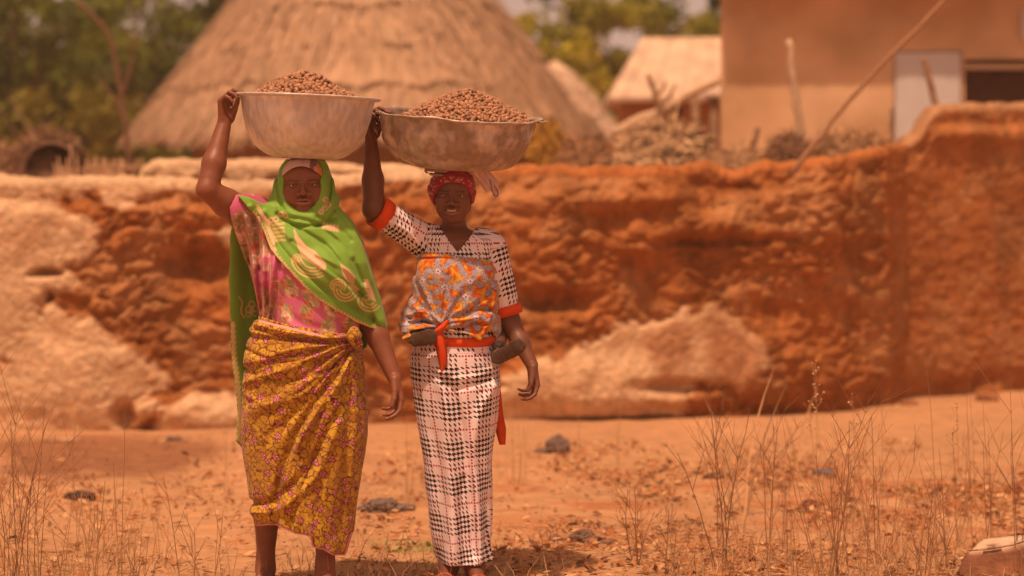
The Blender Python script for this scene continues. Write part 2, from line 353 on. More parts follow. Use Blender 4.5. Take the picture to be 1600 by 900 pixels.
# ------------------------------------------------------------------ thatched hut
M_thatch = material('thatch', attr=True, rough=.9, noise=(40, .15), bump=[(60, .5, .02)], spec=.1)
M_straw = material('straw', attr=True, rough=.85, noise=(30, .2), spec=.15)
M_mudh = material('hut_mud', (.34, .17, .09), .95, noise=(5, .25), bump=[(14, .5, .03)], spec=.1)
M_wood = material('grey_wood', (.26, .15, .09), .85, noise=(20, .3), bump=[(50, .4, .01)])
M_dark = material('dark_inside', (.05, .025, .015), .95)
def thatch_hut(name, label, cx, cy, R, ez, H, wall_r, strands, courses=9, seed=0, tint=(.53, .335, .22)):
    r0 = root(name, (cx, cy, 0), label, 'hut')
    nt_, ns = (360, 130) if R > 1.5 else (160, 60)
    th = np.linspace(0, 2*math.pi, nt_, endpoint=False); s = np.linspace(0, 1, ns)
    T, S = np.meshgrid(th, s, indexing='ij')
    ct, st = np.cos(T)*3, np.sin(T)*3
    irr = (fbm(ct*1.2, st*1.2, S*2, 3, seed)-.5)
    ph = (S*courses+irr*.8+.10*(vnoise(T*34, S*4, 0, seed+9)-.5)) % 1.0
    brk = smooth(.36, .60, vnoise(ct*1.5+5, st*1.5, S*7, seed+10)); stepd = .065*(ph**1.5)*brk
    rr = R*(S**.85)*(1+.02*np.sin(3*T))+.03*irr+stepd*(S > .04)
    fine = fbm(T*60, S*5, 0, 3, seed+3)-.5
    rr = rr+.035*fine*(S > .03)
    zz = ez+H*(1-S)-.03*fine+irr*.10*S
    edge = (S > .985); zz = zz-edge*.12*(vnoise(T*70, S*0, 0, seed+5))
    V = np.stack([cx+rr*np.cos(T), cy+rr*np.sin(T), zz], -1).reshape(-1, 3)
    I = np.arange(nt_*ns).reshape(nt_, ns); J = np.roll(I, -1, 0)
    F = np.stack([I[:, :-1], I[:, 1:], J[:, 1:], J[:, :-1]], -1).reshape(-1, 4)
    c = np.array(tint)*(.82+.32*fbm(T*26, S*7, 0, 4, seed+6))[..., None]*(.85+.3*fbm(ct*.8, st*.8, S*3, 3, seed+7))[..., None]
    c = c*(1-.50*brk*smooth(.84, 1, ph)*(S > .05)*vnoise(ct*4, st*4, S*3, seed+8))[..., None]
    # underside of the roof
    n0 = len(V); zi = V[I[:, -1]].copy(); zi2 = zi.copy(); zi2[:, :2] = (zi[:, :2]-[cx, cy])*.92+[cx, cy]; zi2[:, 2] -= .08
    ap = np.array([[cx, cy, ez+H*.8]])
    V = np.vstack([V, zi2, ap]); K = n0+np.arange(nt_); K2 = np.roll(K, -1)
    F2 = np.stack([I[:, -1], K, K2, J[:, -1]], 1); F3 = np.stack([K, np.full(nt_, n0+nt_), K2], 1)
    C = np.vstack([c.reshape(-1, 3), np.tile([.2, .12, .07], (nt_+1, 1))])
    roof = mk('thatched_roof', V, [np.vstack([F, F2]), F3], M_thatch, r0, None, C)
    # loose straws on the roof and the ragged fringe at the eave
    n = strands; a = rng.uniform(math.pi, 2*math.pi, n) if True else 0; s1 = np.where(rng.random(n) < .4, rng.uniform(.93, 1.0, n), rng.uniform(.15, 1, n))
    ln = rng.uniform(.12, .4, n); s2 = s1+ln/math.hypot(R, H)
    def pt(a, s, lift): return np.stack([cx+(R*s**.85+lift)*np.cos(a), cy+(R*s**.85+lift)*np.sin(a), ez+H*(1-s)], -1)
    da = rng.normal(0, .012, n); l1 = .05+.05*rng.random(n); l2 = l1+rng.uniform(0, .03, n)
    A = pt(a, s1, l1); B = pt(a+da, s2, l2); tdir = np.stack([-np.sin(a), np.cos(a), 0*a], -1)*rng.uniform(.005, .012, n)[:, None]
    up = np.array([0, 0, .004])
    V = np.stack([A-tdir, A+tdir, B+tdir*.4, B-tdir*.4], 1).reshape(-1, 3)
    cc = np.repeat(np.array(tint)*rng.uniform(.6, 1.3, n)[:, None], 4, 0)
    mk('loose_straw', V, np.arange(n*4).reshape(n, 4), M_straw, r0, None, cc)['kind'] = 'stuff'
    wb = MB(); wb.tube([(cx, cy, -.15), (cx, cy, .8), (cx, cy, ez+H*.25)], [wall_r, wall_r, wall_r*.96], 40, (1, 1, 1), caps=False)
    wb.build('wall', M_mudh, r0)
    return r0
hY = 30.0; hx = (572-800)/FPX*hY
hut1 = thatch_hut('thatched_hut', 'large round hut under a tall conical grass roof behind the women', hx, hY, 2.58, CAMZ+(HOR-203)/FPX*hY, 3.02, 2.0, 9000, 7, 500)
hut2 = thatch_hut('thatched_hut', 'small pale thatched hut half hidden behind the right slope of the big roof', (868-800)/FPX*38+.0, 38, .95, CAMZ+(HOR-208)/FPX*38, 1.05, .7, 900, 5, 520, tint=(.72, .52, .38))

# ------------------------------------------------------------------ plain house on the right
M_house = material('house_plaster', (.78, .50, .31), .92, two=((.68, .41, .23), 1.1), noise=(1.3, .25), bump=[(6, .25, .02), (60, .3, .006)], spec=.1)
M_white = material('white_door_paint', (.66, .61, .62), .5, noise=(4, .06))
M_roofm = material('old_metal_roof', (.62, .44, .34), .7, noise=(3, .2), metal=0)
def house():
    Y = 25.0; s = Y/FPX
    X = lambda px: (px-800)*s
    Z = lambda py: CAMZ-(py-HOR)*s
    r0 = root('mud_house', (X(1450), Y, 0), 'plain tan mud house with a white door behind the corner wall', 'house')
    b = MB(); x0, x1, zt = X(1127), X(2060), Z(-26); d = 4.0
    ox0, ox1, oz0, oz1 = X(1507), X(1640), Z(215), Z(93)
    dx0, dx1, dz1 = X(1397), X(1503), Z(80)
    t = .3
    b.box((x0, Y, -.15), (dx0, Y+t, zt)); b.box((dx0, Y, dz1), (dx1, Y+t, zt)); b.box((dx1, Y, -.15), (ox0, Y+t, zt))
    b.box((ox0, Y, -.15), (ox1, Y+t, oz0)); b.box((ox0, Y, oz1), (ox1, Y+t, zt)); b.box((ox1, Y, -.15), (x1, Y+t, zt))
    b.box((x0, Y+t, -.15), (x0+t, Y+d, zt)); b.box((x1-t, Y+t, -.15), (x1, Y+d, zt)); b.box((x0+t, Y+d-t, -.15), (x1-t, Y+d, zt))
    b.build('wall', M_house, r0, smooth_=False)
    b = MB(); b.box((dx0+.01, Y-.03, .05), (dx1-.01, Y+.03, dz1-.01)); o = b.build('door', M_white, r0, smooth_=False)
    o.modifiers.new('b', 'BEVEL').width = .02
    b = MB()
    for z in (.25, .95, 1.6): b.box((dx0+.10, Y-.045, z), (dx1-.10, Y-.025, z+.5))
    b.build('door_panel', M_white, o, smooth_=False)
    b = MB(); b.box((ox0+.005, Y-.04, oz1-.10), (ox1, Y+.05, oz1-.045)); b.build('window_lintel', material('lintel', (.5, .32, .22), .8), r0, smooth_=False)
    b = MB(); b.box((ox0, Y+.12, oz0), (ox1, Y+.16, oz1-.12)); b.build('window_dark_sheet', material('dark_opening', (.10, .04, .025), .8, noise=(9, .3)), r0, smooth_=False)  # dark sheet stands in for the unlit inside of the window
    b = MB()
    n = 60; xs_ = np.linspace(x0-.04, x1+.3, n*2)
    for q in range(len(xs_)-1):
        h0, h1 = .008*math.sin(q*1.3), .008*math.sin((q+1)*1.3)
        V = [(xs_[q], Y-.34, zt-.04+h0), (xs_[q+1], Y-.34, zt-.04+h1), (xs_[q+1], Y+d/2, zt+.8+h1), (xs_[q], Y+d/2, zt+.8+h0), (xs_[q+1], Y+d+.3, zt-.04+h1), (xs_[q], Y+d+.3, zt-.04+h0)]
        V2 = [(a, b_, c-.015) for a, b_, c in V]
        b.add(V+V2, [[0, 1, 2, 3], [3, 2, 4, 5], [7, 6, 9, 8], [8, 9, 11, 10], [0, 6, 7, 1], [5, 4, 10, 11]])
    b.build('roof', M_roofm, r0); r0.rotation_euler[2] = math.radians(-5.2)
    b = MB(); b.box((X(1594), Y-.06, Z(62)), (X(1606), Y-.02, Z(18))); b.build('sign_plate', M_white, r0, smooth_=False)
house()
def small_house():
    Y = 34.0; s = Y/FPX
    X = lambda px: (px-800)*s
    Z = lambda py: CAMZ-(py-HOR)*s
    r0 = root('small_house', (X(1060), Y, 0), 'distant low mud house under a pale hipped roof beside the tan house', 'house')
    b = MB(); x0, x1 = X(975), X(1330); ze = Z(152)
    b.box((x0, Y+.3, -.15), (X(1035), Y+2.6, ze)); b.box((X(1035), Y+.3, -.15), (X(1068), Y+.6, Z(215))); b.box((X(1068), Y+.3, -.15), (x1, Y+2.6, ze))
    b.build('wall', material('orange_mud', (.50, .22, .10), .95, noise=(4, .2)), r0, smooth_=False)
    b = MB(); b.box((X(1035), Y+.7, Z(215)), (X(1068), Y+.8, ze)); b.build('doorway', M_dark, r0, smooth_=False)
    # hipped roof of pale sheets, seams raised
    e = [(X(952), Y-.15, ze), (X(1350), Y-.15, ze), (X(1350), Y+3, ze), (X(952), Y+3, ze)]; rd = [(X(1012), Y+1.4, Z(48)), (X(1300), Y+1.4, Z(48))]
    b = MB(); V = e+rd; V2 = [(x, y, z-.05) for x, y, z in V]
    b.add(V+V2, [[0, 1, 5, 4], [2, 3, 4, 5], [0, 6, 7, 1], [1, 7, 8, 2], [3, 9, 6, 0], [6, 9, 8, 7]], [[3, 0, 4], [1, 2, 5]])
    rf = b.build('roof', material('pale_roof', (.66, .46, .33), .85, noise=(3.2, .3)), r0, smooth_=False)
    b = MB()
    for k in range(9):
        f = (k+.5)/9; p = np.array(e[0])*(1-f)+np.array(e[1])*f; q = np.array(rd[0])*(1-f)+np.array(rd[1])*f
        b.tube([p+[0, -.002, .004], q+[0, -.002, .004]], .010, 4)
    b.build('roof_seam', M_roofm, rf)
    b = MB(); V = [(X(1088), Y-.9, Z(150)), (X(1180), Y-.9, Z(150)), (X(1180), Y-.2, Z(116)), (X(1096), Y-.2, Z(112))]
    b.add(V+[(x, y, z-.04) for x, y, z in V], [[0, 1, 2, 3], [7, 6, 5, 4], [0, 4, 5, 1], [3, 2, 6, 7], [0, 3, 7, 4], [1, 5, 6, 2]]); b.build('porch_roof', M_roofm, r0, smooth_=False)
    b = MB()
    for px in (1080, 1108): b.tube([(X(px), Y-.8, -.15), (X(px), Y-.8, Z(150))], .05, 6)
    b.build('porch_post', M_wood, r0)
small_house()

# ------------------------------------------------------------------ trees
def tree(label, px, Y, h, r, n, colr, seed, gap=.38, trunk=True, zc=None, ry=None, lean=0.0):
    rg = np.random.default_rng(seed)
    cx = (px-800)/FPX*Y; r0 = root('tree', (cx, Y, 0), label, 'tree', 'trees behind the compound')
    zc = h*.62 if zc is None else zc; rz = h-zc
    b = MB()
    base = np.array([cx, Y, -.1]); top = np.array([cx+lean, Y, zc+.3*rz])
    b.tube(spline([base, base*.6+top*.4+[.1, .1, 0], top], 5), np.linspace(.2, .07, 11)*h/7, 8)
    tips = []
    for k in range(11):
        a = rg.uniform(0, 6.28); f = rg.uniform(.35, .95); p0 = base*(1-f)+top*f
        p1 = np.array([cx, Y, zc])+np.array([math.cos(a)*r*.8, math.sin(a)*r*.8, rg.uniform(-.4, .75)*rz])
        pm = (p0+p1)/2+[0, 0, -.15*r]; sp = spline([p0, pm, p1], 5)
        b.tube(sp, np.linspace(.06, .015, len(sp))*h/7, 5); tips += [p1, pm]
    b.build('trunk', M_wood, r0)
    # leaf clumps round the limbs, gaps between
    ncl = 46; cl = np.array([cx, Y, zc])+rg.normal(0, 1, (ncl, 3))*[r*.55, r*.55, rz*.52]; cl = np.vstack([cl, tips])
    keep = vnoise(cl[:, 0]*1.1, cl[:, 2]*1.1, cl[:, 1], seed) > gap*.9; cl = cl[keep]
    ci = rg.integers(0, len(cl), n); sz = rg.uniform(.3, .75, len(cl))*r*.42
    p = cl[ci]+rg.normal(0, .5, (n, 3))*sz[ci][:, None]*[1, 1, .7]
    ls = rg.uniform(.06, .13, n)*(Y/45)
    a = rg.normal(0, 1, (n, 3)); a /= np.linalg.norm(a, axis=1)[:, None]; c = np.cross(a, rg.normal(0, 1, (n, 3))); c /= np.linalg.norm(c, axis=1)[:, None]
    V = np.stack([p-a*ls[:, None], p+c*ls[:, None]*.45, p+a*ls[:, None], p-c*ls[:, None]*.45], 1).reshape(-1, 3)
    hue = rg.uniform(.45, 1.75, len(cl))[ci]*rg.uniform(.75, 1.25, n)
    yl = rg.random(len(cl))[ci][:, None]
    cc = np.array(colr)*hue[:, None]*(1-yl*.5)+np.array([colr[0]*1.7, colr[1]*1.25, colr[2]])*hue[:, None]*yl*.5
    mk('crown', V, np.arange(n*4).reshape(n, 4), M_leaf, r0, None, np.repeat(cc, 4, 0), False)
M_leaf = material('tree_leaves', attr=True, rough=.55, spec=.3, transl=.35)
G1_ = (.115, .135, .012); G2_ = (.25, .25, .025)
tree('dark bushy tree filling the top left corner', 20, 44, 6.6, 2.1, 16000, G1_, 1, .36, zc=3.1)
tree('olive green tree second from the left behind the stalk fence', 205, 47, 6.8, 2.2, 16000, G1_, 2, .36, zc=3.2)
tree('tree rising right beside the left edge of the big thatched roof', 370, 52, 7.5, 2.4, 15000, G1_, 3, .36, zc=3.6)
tree('low bush of yellow green leaves between the leftmost trees', 120, 38, 3.3, 1.5, 9000, (.19, .165, .024), 4, .3, zc=1.9)
tree('tall tree hidden mostly behind the big roof', 640, 60, 8.0, 2.6, 9000, G1_, 5, .35, zc=4)
tree('yellowish tree showing just right of the big roof slope', 850, 46, 5.8, 1.35, 10000, G2_, 6, .36, zc=3.1)
tree('thin tree with sky showing through between hut and houses', 1000, 52, 6.0, 1.6, 8000, G2_, 7, .5, zc=3.6)
tree('dark tree standing behind the distant low house', 1110, 56, 6.4, 1.6, 12000, G1_, 8, .4, zc=3.4)
tree('far tree beyond the left end of the wall', -130, 50, 7.2, 2.4, 10000, G1_, 9, .35, zc=3.4)
# the far bush line closes the view between the trunks
def bush_line():
    rg = np.random.default_rng(77); n = 70000
    x = rg.uniform(-85, 85, n); base = 2.6+1.5*vnoise(x*.4, x*0, 0, 3)+.8*vnoise(x*1.3, x*0, 0, 4)
    z = rg.random(n)**.8*base; y = 74+rg.normal(0, 1.5, n)-z*.4; p = np.stack([x, y, z], -1); ls = rg.uniform(.22, .46, n)
    a = rg.normal(0, 1, (n, 3)); a /= np.linalg.norm(a, axis=1)[:, None]; c = np.cross(a, rg.normal(0, 1, (n, 3))); c /= np.linalg.norm(c, axis=1)[:, None]
    V = np.stack([p-a*ls[:, None], p+c*ls[:, None]*.5, p+a*ls[:, None], p-c*ls[:, None]*.5], 1).reshape(-1, 3)
    cc = np.array(G1_)*(rg.uniform(.6, 1.4, n)*(0.6+.8*vnoise(x*.9, z*.9, 0, 9)))[:, None]
    tag(mk('bush', V, np.arange(n*4).reshape(n, 4), M_leaf, None, None, np.repeat(cc, 4, 0), False), 'far line of dusty bushes closing the view behind the village', 'bushes', kind='stuff')
bush_line()
# ------------------------------------------------------------------ solid modelling: distance fields meshed with surface nets
def axis(lo, hi, h, fine=()):
    out = [lo]
    while out[-1] < hi:
        x = out[-1]; st = h
        for a, b, f in fine:
            if a-.004 <= x <= b: st = min(st, f)
        out.append(x+st)
    return np.array(out, np.float32)
class Grid:
    def __init__(s, ax, ay, az):
        s.a = (ax, ay, az); s.F = np.full((len(ax), len(ay), len(az)), .2, np.float32)
    def win(s, lo, hi):
        return tuple(slice(max(0, int(np.searchsorted(s.a[q], lo[q]))-1), int(np.searchsorted(s.a[q], hi[q]))+1) for q in range(3))
    def xyz(s, w):
        return s.a[0][w[0]][:, None, None], s.a[1][w[1]][None, :, None], s.a[2][w[2]][None, None, :]
    def put(s, d, w, k=0., op='u'):
        A = s.F[w]; d = d.astype(np.float32)
        if A.size == 0: return
        if op == 'u':
            if k > 0: h = np.clip(.5+.5*(A-d)/k, 0, 1); s.F[w] = A+(d-A)*h-k*h*(1-h)
            else: s.F[w] = np.minimum(A, d)
        elif op == 's':
            if k > 0: h = np.clip(.5-.5*(A+d)/k, 0, 1); s.F[w] = A+(-d-A)*h+k*h*(1-h)
            else: s.F[w] = np.maximum(A, -d)
        elif op == 'i':
            s.F[w] = np.maximum(A, d)
    def cone(s, a, b, r1, r2, k=0., op='u', m=.04, flat=None):
        a, b = np.asarray(a, float), np.asarray(b, float); R = max(r1, r2)+m+k
        w = s.win(np.minimum(a, b)-R, np.maximum(a, b)+R); X, Y, Z = s.xyz(w)
        ba = b-a; L2 = float(ba@ba)+1e-12
        t = np.clip(((X-a[0])*ba[0]+(Y-a[1])*ba[1]+(Z-a[2])*ba[2])/L2, 0, 1)
        ex, ey, ez = X-a[0]-t*ba[0], Y-a[1]-t*ba[1], Z-a[2]-t*ba[2]
        if flat is not None:                      # flat = (unit vector, factor): squashes the section along that vector
            n, f = np.asarray(flat[0], float), flat[1]; q = (ex*n[0]+ey*n[1]+ez*n[2])*(1/f-1); ex = ex+q*n[0]; ey = ey+q*n[1]; ez = ez+q*n[2]
        s.put(np.sqrt(ex*ex+ey*ey+ez*ez)-(r1+(r2-r1)*t), w, k, op)
    def ell(s, c, r, k=0., op='u', R=None, m=.04):
        c, r = np.asarray(c, float), np.asarray(r, float); B = float(r.max())+m+k
        ext = np.full(3, B) if R is not None else r+m+k
        w = s.win(c-ext, c+ext); X, Y, Z = s.xyz(w); x, y, z = X-c[0], Y-c[1], Z-c[2]
        if R is not None:
            R = np.asarray(R); x, y, z = x*R[0, 0]+y*R[1, 0]+z*R[2, 0], x*R[0, 1]+y*R[1, 1]+z*R[2, 1], x*R[0, 2]+y*R[1, 2]+z*R[2, 2]
        k0 = np.sqrt((x/r[0])**2+(y/r[1])**2+(z/r[2])**2); k1 = np.sqrt((x/r[0]**2)**2+(y/r[1]**2)**2+(z/r[2]**2)**2)
        s.put(k0*(k0-1)/np.maximum(k1, 1e-9), w, k, op)
    def loft(s, zs, cx, cy, a, b, k=0., op='u', m=.05, e=2.0):
        """stacked (super)elliptic sections"""
        zs = np.asarray(zs, float); o = np.argsort(zs); f = lambda v: np.interp(Z, zs[o], np.broadcast_to(np.asarray(v, float), zs.shape)[o])
        A, Bm = np.max(a), np.max(b); lo = [np.min(cx)-A-m-k, np.min(cy)-Bm-m-k, zs.min()-m-k]; hi = [np.max(cx)+A+m+k, np.max(cy)+Bm+m+k, zs.max()+m+k]
        w = s.win(lo, hi); X, Y, Z = s.xyz(w)
        a_, b_ = f(a), f(b); x, y = (X-f(cx))/a_, (Y-f(cy))/b_
        q = (np.abs(x)**e+np.abs(y)**e)**(1/e); q = np.maximum(q, 1e-4)
        sc_ = np.sqrt((x*a_)**2+(y*b_)**2)/q
        d = (q-1)*np.minimum(sc_, 1.0)
        s.put(np.maximum(d, np.maximum(Z-zs.max(), zs.min()-Z)), w, k, op)
    def disp(s, fn, band=.035):
        m = np.nonzero(np.abs(s.F) < band)
        if len(m[0]): s.F[m] += fn(s.a[0][m[0]].astype(float), s.a[1][m[1]].astype(float), s.a[2][m[2]].astype(float)).astype(np.float32)
    def nets(s, keep=None):
        F = s.F; S = F < 0
        # pad so that the surface closes at the border
        n = F.shape; c = np.zeros((n[0]-1, n[1]-1, n[2]-1), np.uint8)
        for i in (0, 1):
            for j in (0, 1):
                for k in (0, 1): c += S[i:n[0]-1+i, j:n[1]-1+j, k:n[2]-1+k]
        act = (c > 0) & (c < 8); ii, jj, kk = np.nonzero(act); N = len(ii)
        idx = np.full(c.shape, -1, np.int32); idx[ii, jj, kk] = np.arange(N)
        co = [(i, j, k) for i in (0, 1) for j in (0, 1) for k in (0, 1)]
        f = {q: F[ii+q[0], jj+q[1], kk+q[2]] for q in co}
        acc = np.zeros((N, 3)); cnt = np.zeros(N)
        for a in range(8):
            for b in range(a+1, 8):
                p, q = co[a], co[b]
                if sum(abs(p[t]-q[t]) for t in range(3)) != 1: continue
                fp, fq = f[p], f[q]; m = (fp < 0) != (fq < 0)
                t = np.where(m, fp/np.where(m, fp-fq, 1), 0)
                for t3 in range(3): acc[:, t3] += np.where(m, p[t3]+(q[t3]-p[t3])*t, 0)
                cnt += m
        acc /= cnt[:, None]; g = acc+np.stack([ii, jj, kk], 1)
        V = np.stack([np.interp(g[:, q], np.arange(len(s.a[q])), s.a[q]) for q in range(3)], 1)
        Q = []
        def quads(ax):
            sl0 = [slice(None)]*3; sl1 = [slice(None)]*3; sl0[ax] = slice(0, -1); sl1[ax] = slice(1, None)
            A, B = S[tuple(sl0)], S[tuple(sl1)]; u, v = [(1, 2), (2, 0), (0, 1)][ax]
            e = np.nonzero(A != B); e = np.stack(e, 1); inn = A[e[:, 0], e[:, 1], e[:, 2]]
            ok = (e[:, u] > 0) & (e[:, v] > 0) & (e[:, u] < F.shape[u]-1) & (e[:, v] < F.shape[v]-1); e, inn = e[ok], inn[ok]
            def at(du, dv):
                w = e.copy(); w[:, u] -= du; w[:, v] -= dv; return idx[w[:, 0], w[:, 1], w[:, 2]]
            q = np.stack([at(1, 1), at(0, 1), at(0, 0), at(1, 0)], 1)
            q = np.where(inn[:, None], q, q[:, ::-1]); Q.append(q[(q >= 0).all(1)])
        for ax in range(3): quads(ax)
        return V, np.concatenate(Q)
def vnormals(V, Q):
    n = np.cross(V[Q[:, 2]]-V[Q[:, 0]], V[Q[:, 3]]-V[Q[:, 1]]); N = np.zeros_like(V)
    for c in range(4): np.add.at(N, Q[:, c], n)
    return N/(np.linalg.norm(N, axis=1)[:, None]+1e-12)
def relax(V, Q, it=1, f=.5):
    for _ in range(it):
        A = np.zeros_like(V); n = np.zeros(len(V))
        for a, b in ((0, 1), (1, 2), (2, 3), (3, 0)):
            np.add.at(A, Q[:, a], V[Q[:, b]]); np.add.at(A, Q[:, b], V[Q[:, a]]); np.add.at(n, Q[:, a], 1); np.add.at(n, Q[:, b], 1)
        V = V*(1-f)+A/np.maximum(n, 1)[:, None]*f
    return V
def basis(d, n):
    """columns: across, along -n, along d"""
    d = np.asarray(d, float); d /= np.linalg.norm(d); n = np.asarray(n, float); n = n-d*(n@d); n /= np.linalg.norm(n); s = np.cross(n, d)
    return d, n, s

# ---- a head: local frame x to the image right, y away from the camera, z up; origin between the ears
def head(G, H, sx=1., full=1., mouth=0., sc_=1.):
    T = lambda p: H['o']+H['R']@(np.asarray(p, float)*[sx, 1, 1]*sc_); R = H['R']
    E = lambda c, r, k=.012, op='u', m=.03: G.ell(T(c), np.asarray(r)*[sx, 1, 1]*sc_, k, op, R, m)
    Cn = lambda a, b, r1, r2, k=.008, op='u': G.cone(T(a), T(b), r1*sc_, r2*sc_, k, op, .02)
    E((0, .018, .036), (.071, .090, .080), .0, m=.06)
    E((0, -.020, -.020), (.060, .066, .085), .03)
    E((0, -.044, .040), (.056, .044, .045), .02)
    for x in (-1, 1):
        Cn((x*.052, .004, -.055), (x*.020, -.062, -.097), .019, .019, .022)
        E((x*.043, -.054, -.022), (.021, .022, .019), .02)                 # cheekbone
        E((x*.036, -.050, -.058), (.020*full, .026, .026), .02)            # cheek
        Cn((x*.013, -.087, .019), (x*.042, -.073, .020), .0075, .006, .010)   # brow ridge
        E((x*.030, -.0985, .003), (.019, .016, .0110), .010, 's')           # eye socket
        E((x*.030, -.0725, .0035), (.0155, .0145, .0125), .002)            # lids over the eyeball
        Cn((x*.0215, -.0880, .0030), (x*.0385, -.0830, .0036), .0025, .0020, .0010, 's')   # narrow lid opening
        E((x*.0745, .012, -.004), (.008, .016, .029), .006); E((x*.080, .002, -.002), (.004, .008, .016), .004, 's'); E((x*.072, .010, -.030), (.006, .008, .009), .004)
    Cn((0, -.088, .012), (0, -.106, -.020), .0062, .0088, .012)
    E((0, -.1075, -.027), (.0115, .0105, .0092), .008)
    for x in (-1, 1):
        E((x*.0160, -.0965, -.0310), (.0098, .0100, .0080), .005)
        E((x*.0075, -.1085, -.0380), (.0034, .004, .0024), .002, 's')
        Cn((x*.026, -.086, -.038), (x*.034, -.076, -.058), .0018, .0014, .006, 's')       # fold from nose to mouth
    E((0, -.078, -.062), (.030, .022, .024), .014)
    E((0, -.076, -.096), (.021, .019, .018), .014)                           # chin
    g = mouth
    for x in (-1, 1):
        Cn((x*.0045, -.1000, -.0525+g*.2), (x*(.0245+g), -.0865+g, -.0585+g*.9), .0066-g*.2, .0036, .005)
        Cn((0, -.0985, -.0685-g*.8), (x*(.021+g), -.0865+g, -.0630+g*.4), .0080-g*.2, .0042, .005)
        Cn((0, -.1040, -.0605-g*.25), (x*(.0225+g), -.0880, -.0605+g*.7), .0012+g*.60, .0010, .001, 's')
    Cn((0, -.098, -.0815-g), (0, -.096, -.0815-g), .004, .004, .006, 's')
    Cn((0, -.1010, -.0435), (0, -.1015, -.0475), .0012, .0012, .004, 's')
def head_paint(V, H, c, sx=1., mouth=0., sc_=1., lip=(.24, .075, .06)):
    L = (V-H['o'])@H['R']/sc_; x, y, z = L[:, 0]/sx, L[:, 1], L[:, 2]; ax = np.abs(x); g = mouth
    fr = (y < -.04) & (np.linalg.norm(L, axis=1) < .2)
    def blend(m, col, a=1.): 
        nonlocal c; m = (m*fr*a)[:, None]; c = c*(1-m)+np.array(col)*m
    up = np.exp(-((z+.0562-.2*g+ax*(.22-g*28)-.001)/.0036)**4)*(1-smooth(.022+g, .027+g, ax)); lo = np.exp(-((z+.0685+g*.8-ax*(.22+g*30))/.0062)**4)*(1-smooth(.018+g, .024+g, ax))
    blend(np.clip(up, 0, 1)*(y < -.078), (lip[0]*1.1, lip[1]*1.05, lip[2]*1.05), .7); blend(np.clip(lo, 0, 1)*(y < -.078), (lip[0]*1.7, lip[1]*1.7, lip[2]*1.8), .8)
    nl = np.exp(-((z+.0608+.25*g-ax*g*22)/(.0016+g*.4))**2)*(1-smooth(.021+g, .026+g, ax)); blend(nl*(y < -.07), (.03, .008, .008), .85)
    br = .8*np.exp(-((z-.0225-.10*(ax-.028)*(ax < .028)+.25*np.maximum(ax-.036, 0))/.0028)**2)*smooth(.011, .015, ax)*(1-smooth(.044, .050, ax))
    blend(br, (.012, .006, .005), .95)
    ln = np.exp(-((z-.0068)/.0019)**2)*smooth(.016, .019, ax)*(1-smooth(.041, .045, ax)); blend(ln, (.010, .005, .004), .95)
    ud = np.exp(-((z+.0085)/.0035)**2-((ax-.030)/.014)**2); blend(ud, (.09, .035, .02), .12)
    return c

# ---- a hand: wrist w, direction d towards the fingers, palm normal n (the way the palm faces), side +1 when the thumb lies along n x d
def hand(G, w, d, n, side=1, curl=((.3, .4, .3),)*4, thumb=((.5, .35, .2),), spread=.10, sc_=1., tpos=None):
    d, n, s = basis(d, n); s = s*side; w = np.asarray(w, float); S = sc_
    off = (.033, .0115, -.0105, -.030); ln = (.086, .090, .085, .077); fl = ((.040, .025, .019), (.044, .028, .020), (.041, .026, .019), (.033, .020, .017))
    rad = (.0090, .0092, .0087, .0078)
    for q in range(4):
        k = w+d*ln[q]*S+s*off[q]*S+n*(-.004*S if q in (1, 2) else 0)
        G.cone(w+s*off[q]*.55*S+d*.008*S, k, .0150*S, .0112*S, .010*S, m=.02)
        a = k.copy(); ang = 0.; sp = spread*(1.5-q)*.55
        base_d = d*math.cos(sp)+s*math.sin(sp)
        r = rad[q]*S
        cu = curl[q] if len(curl) == 4 else curl[0]
        for j in range(3):
            ang += cu[j]; dd = base_d*math.cos(ang)+n*math.sin(ang); b = a+dd*fl[q][j]*S
            G.cone(a, b, r*(1.05 if j == 0 else 1), r*.90, .003*S, m=.012); a = b; r *= .90
    t0 = w+d*.012*S+s*.026*S+n*.008*S; ta = thumb[0]
    v1 = d*math.cos(ta[0])+s*math.sin(ta[0])+n*ta[1]; v1 /= np.linalg.norm(v1); t1 = t0+v1*.042*S
    v2 = v1*.9+n*ta[2]+d*.25; v2 /= np.linalg.norm(v2); t2 = t1+v2*.032*S; v3 = v2+n*ta[2]*.6-s*.25; v3 /= np.linalg.norm(v3); t3 = t2+v3*.025*S
    if tpos is not None: t1, t2, t3 = [np.asarray(q, float) for q in tpos]
    G.cone(t0, t1, .0165*S, .0120*S, .012*S, m=.015); G.cone(t1, t2, .0112*S, .0100*S, .003*S, m=.012); G.cone(t2, t3, .0100*S, .0082*S, .002*S, m=.012)
def foot(G, ank, d, S=1.):
    """ankle joint, horizontal direction of the toes"""
    d = np.asarray(d, float); d[2] = 0; d /= np.linalg.norm(d); s = np.array([d[1], -d[0], 0]); a = np.asarray(ank, float); g = a[2]-.075*S
    heel = np.array([a[0], a[1], g+.030*S])-d*.035*S; ball = np.array([a[0], a[1], g+.022*S])+d*.120*S
    G.cone(a, heel, .034*S, .030*S, .02, m=.02); G.cone(a, ball, .034*S, .027*S, .02, m=.02); G.cone(heel, ball, .026*S, .022*S, .02, m=.02)
    G.cone(ball-s*.022*S, ball+s*.022*S, .021*S, .018*S, .012, m=.02)
    for q in range(5):
        t = ball+s*(.032-.016*q)*S+d*.008*S; G.cone(t, t+d*(.045-.006*q)*S-np.array([0, 0, .008*S]), (.0115 if q == 0 else .0085)*S, (.0095 if q == 0 else .0070)*S, .004, m=.012)
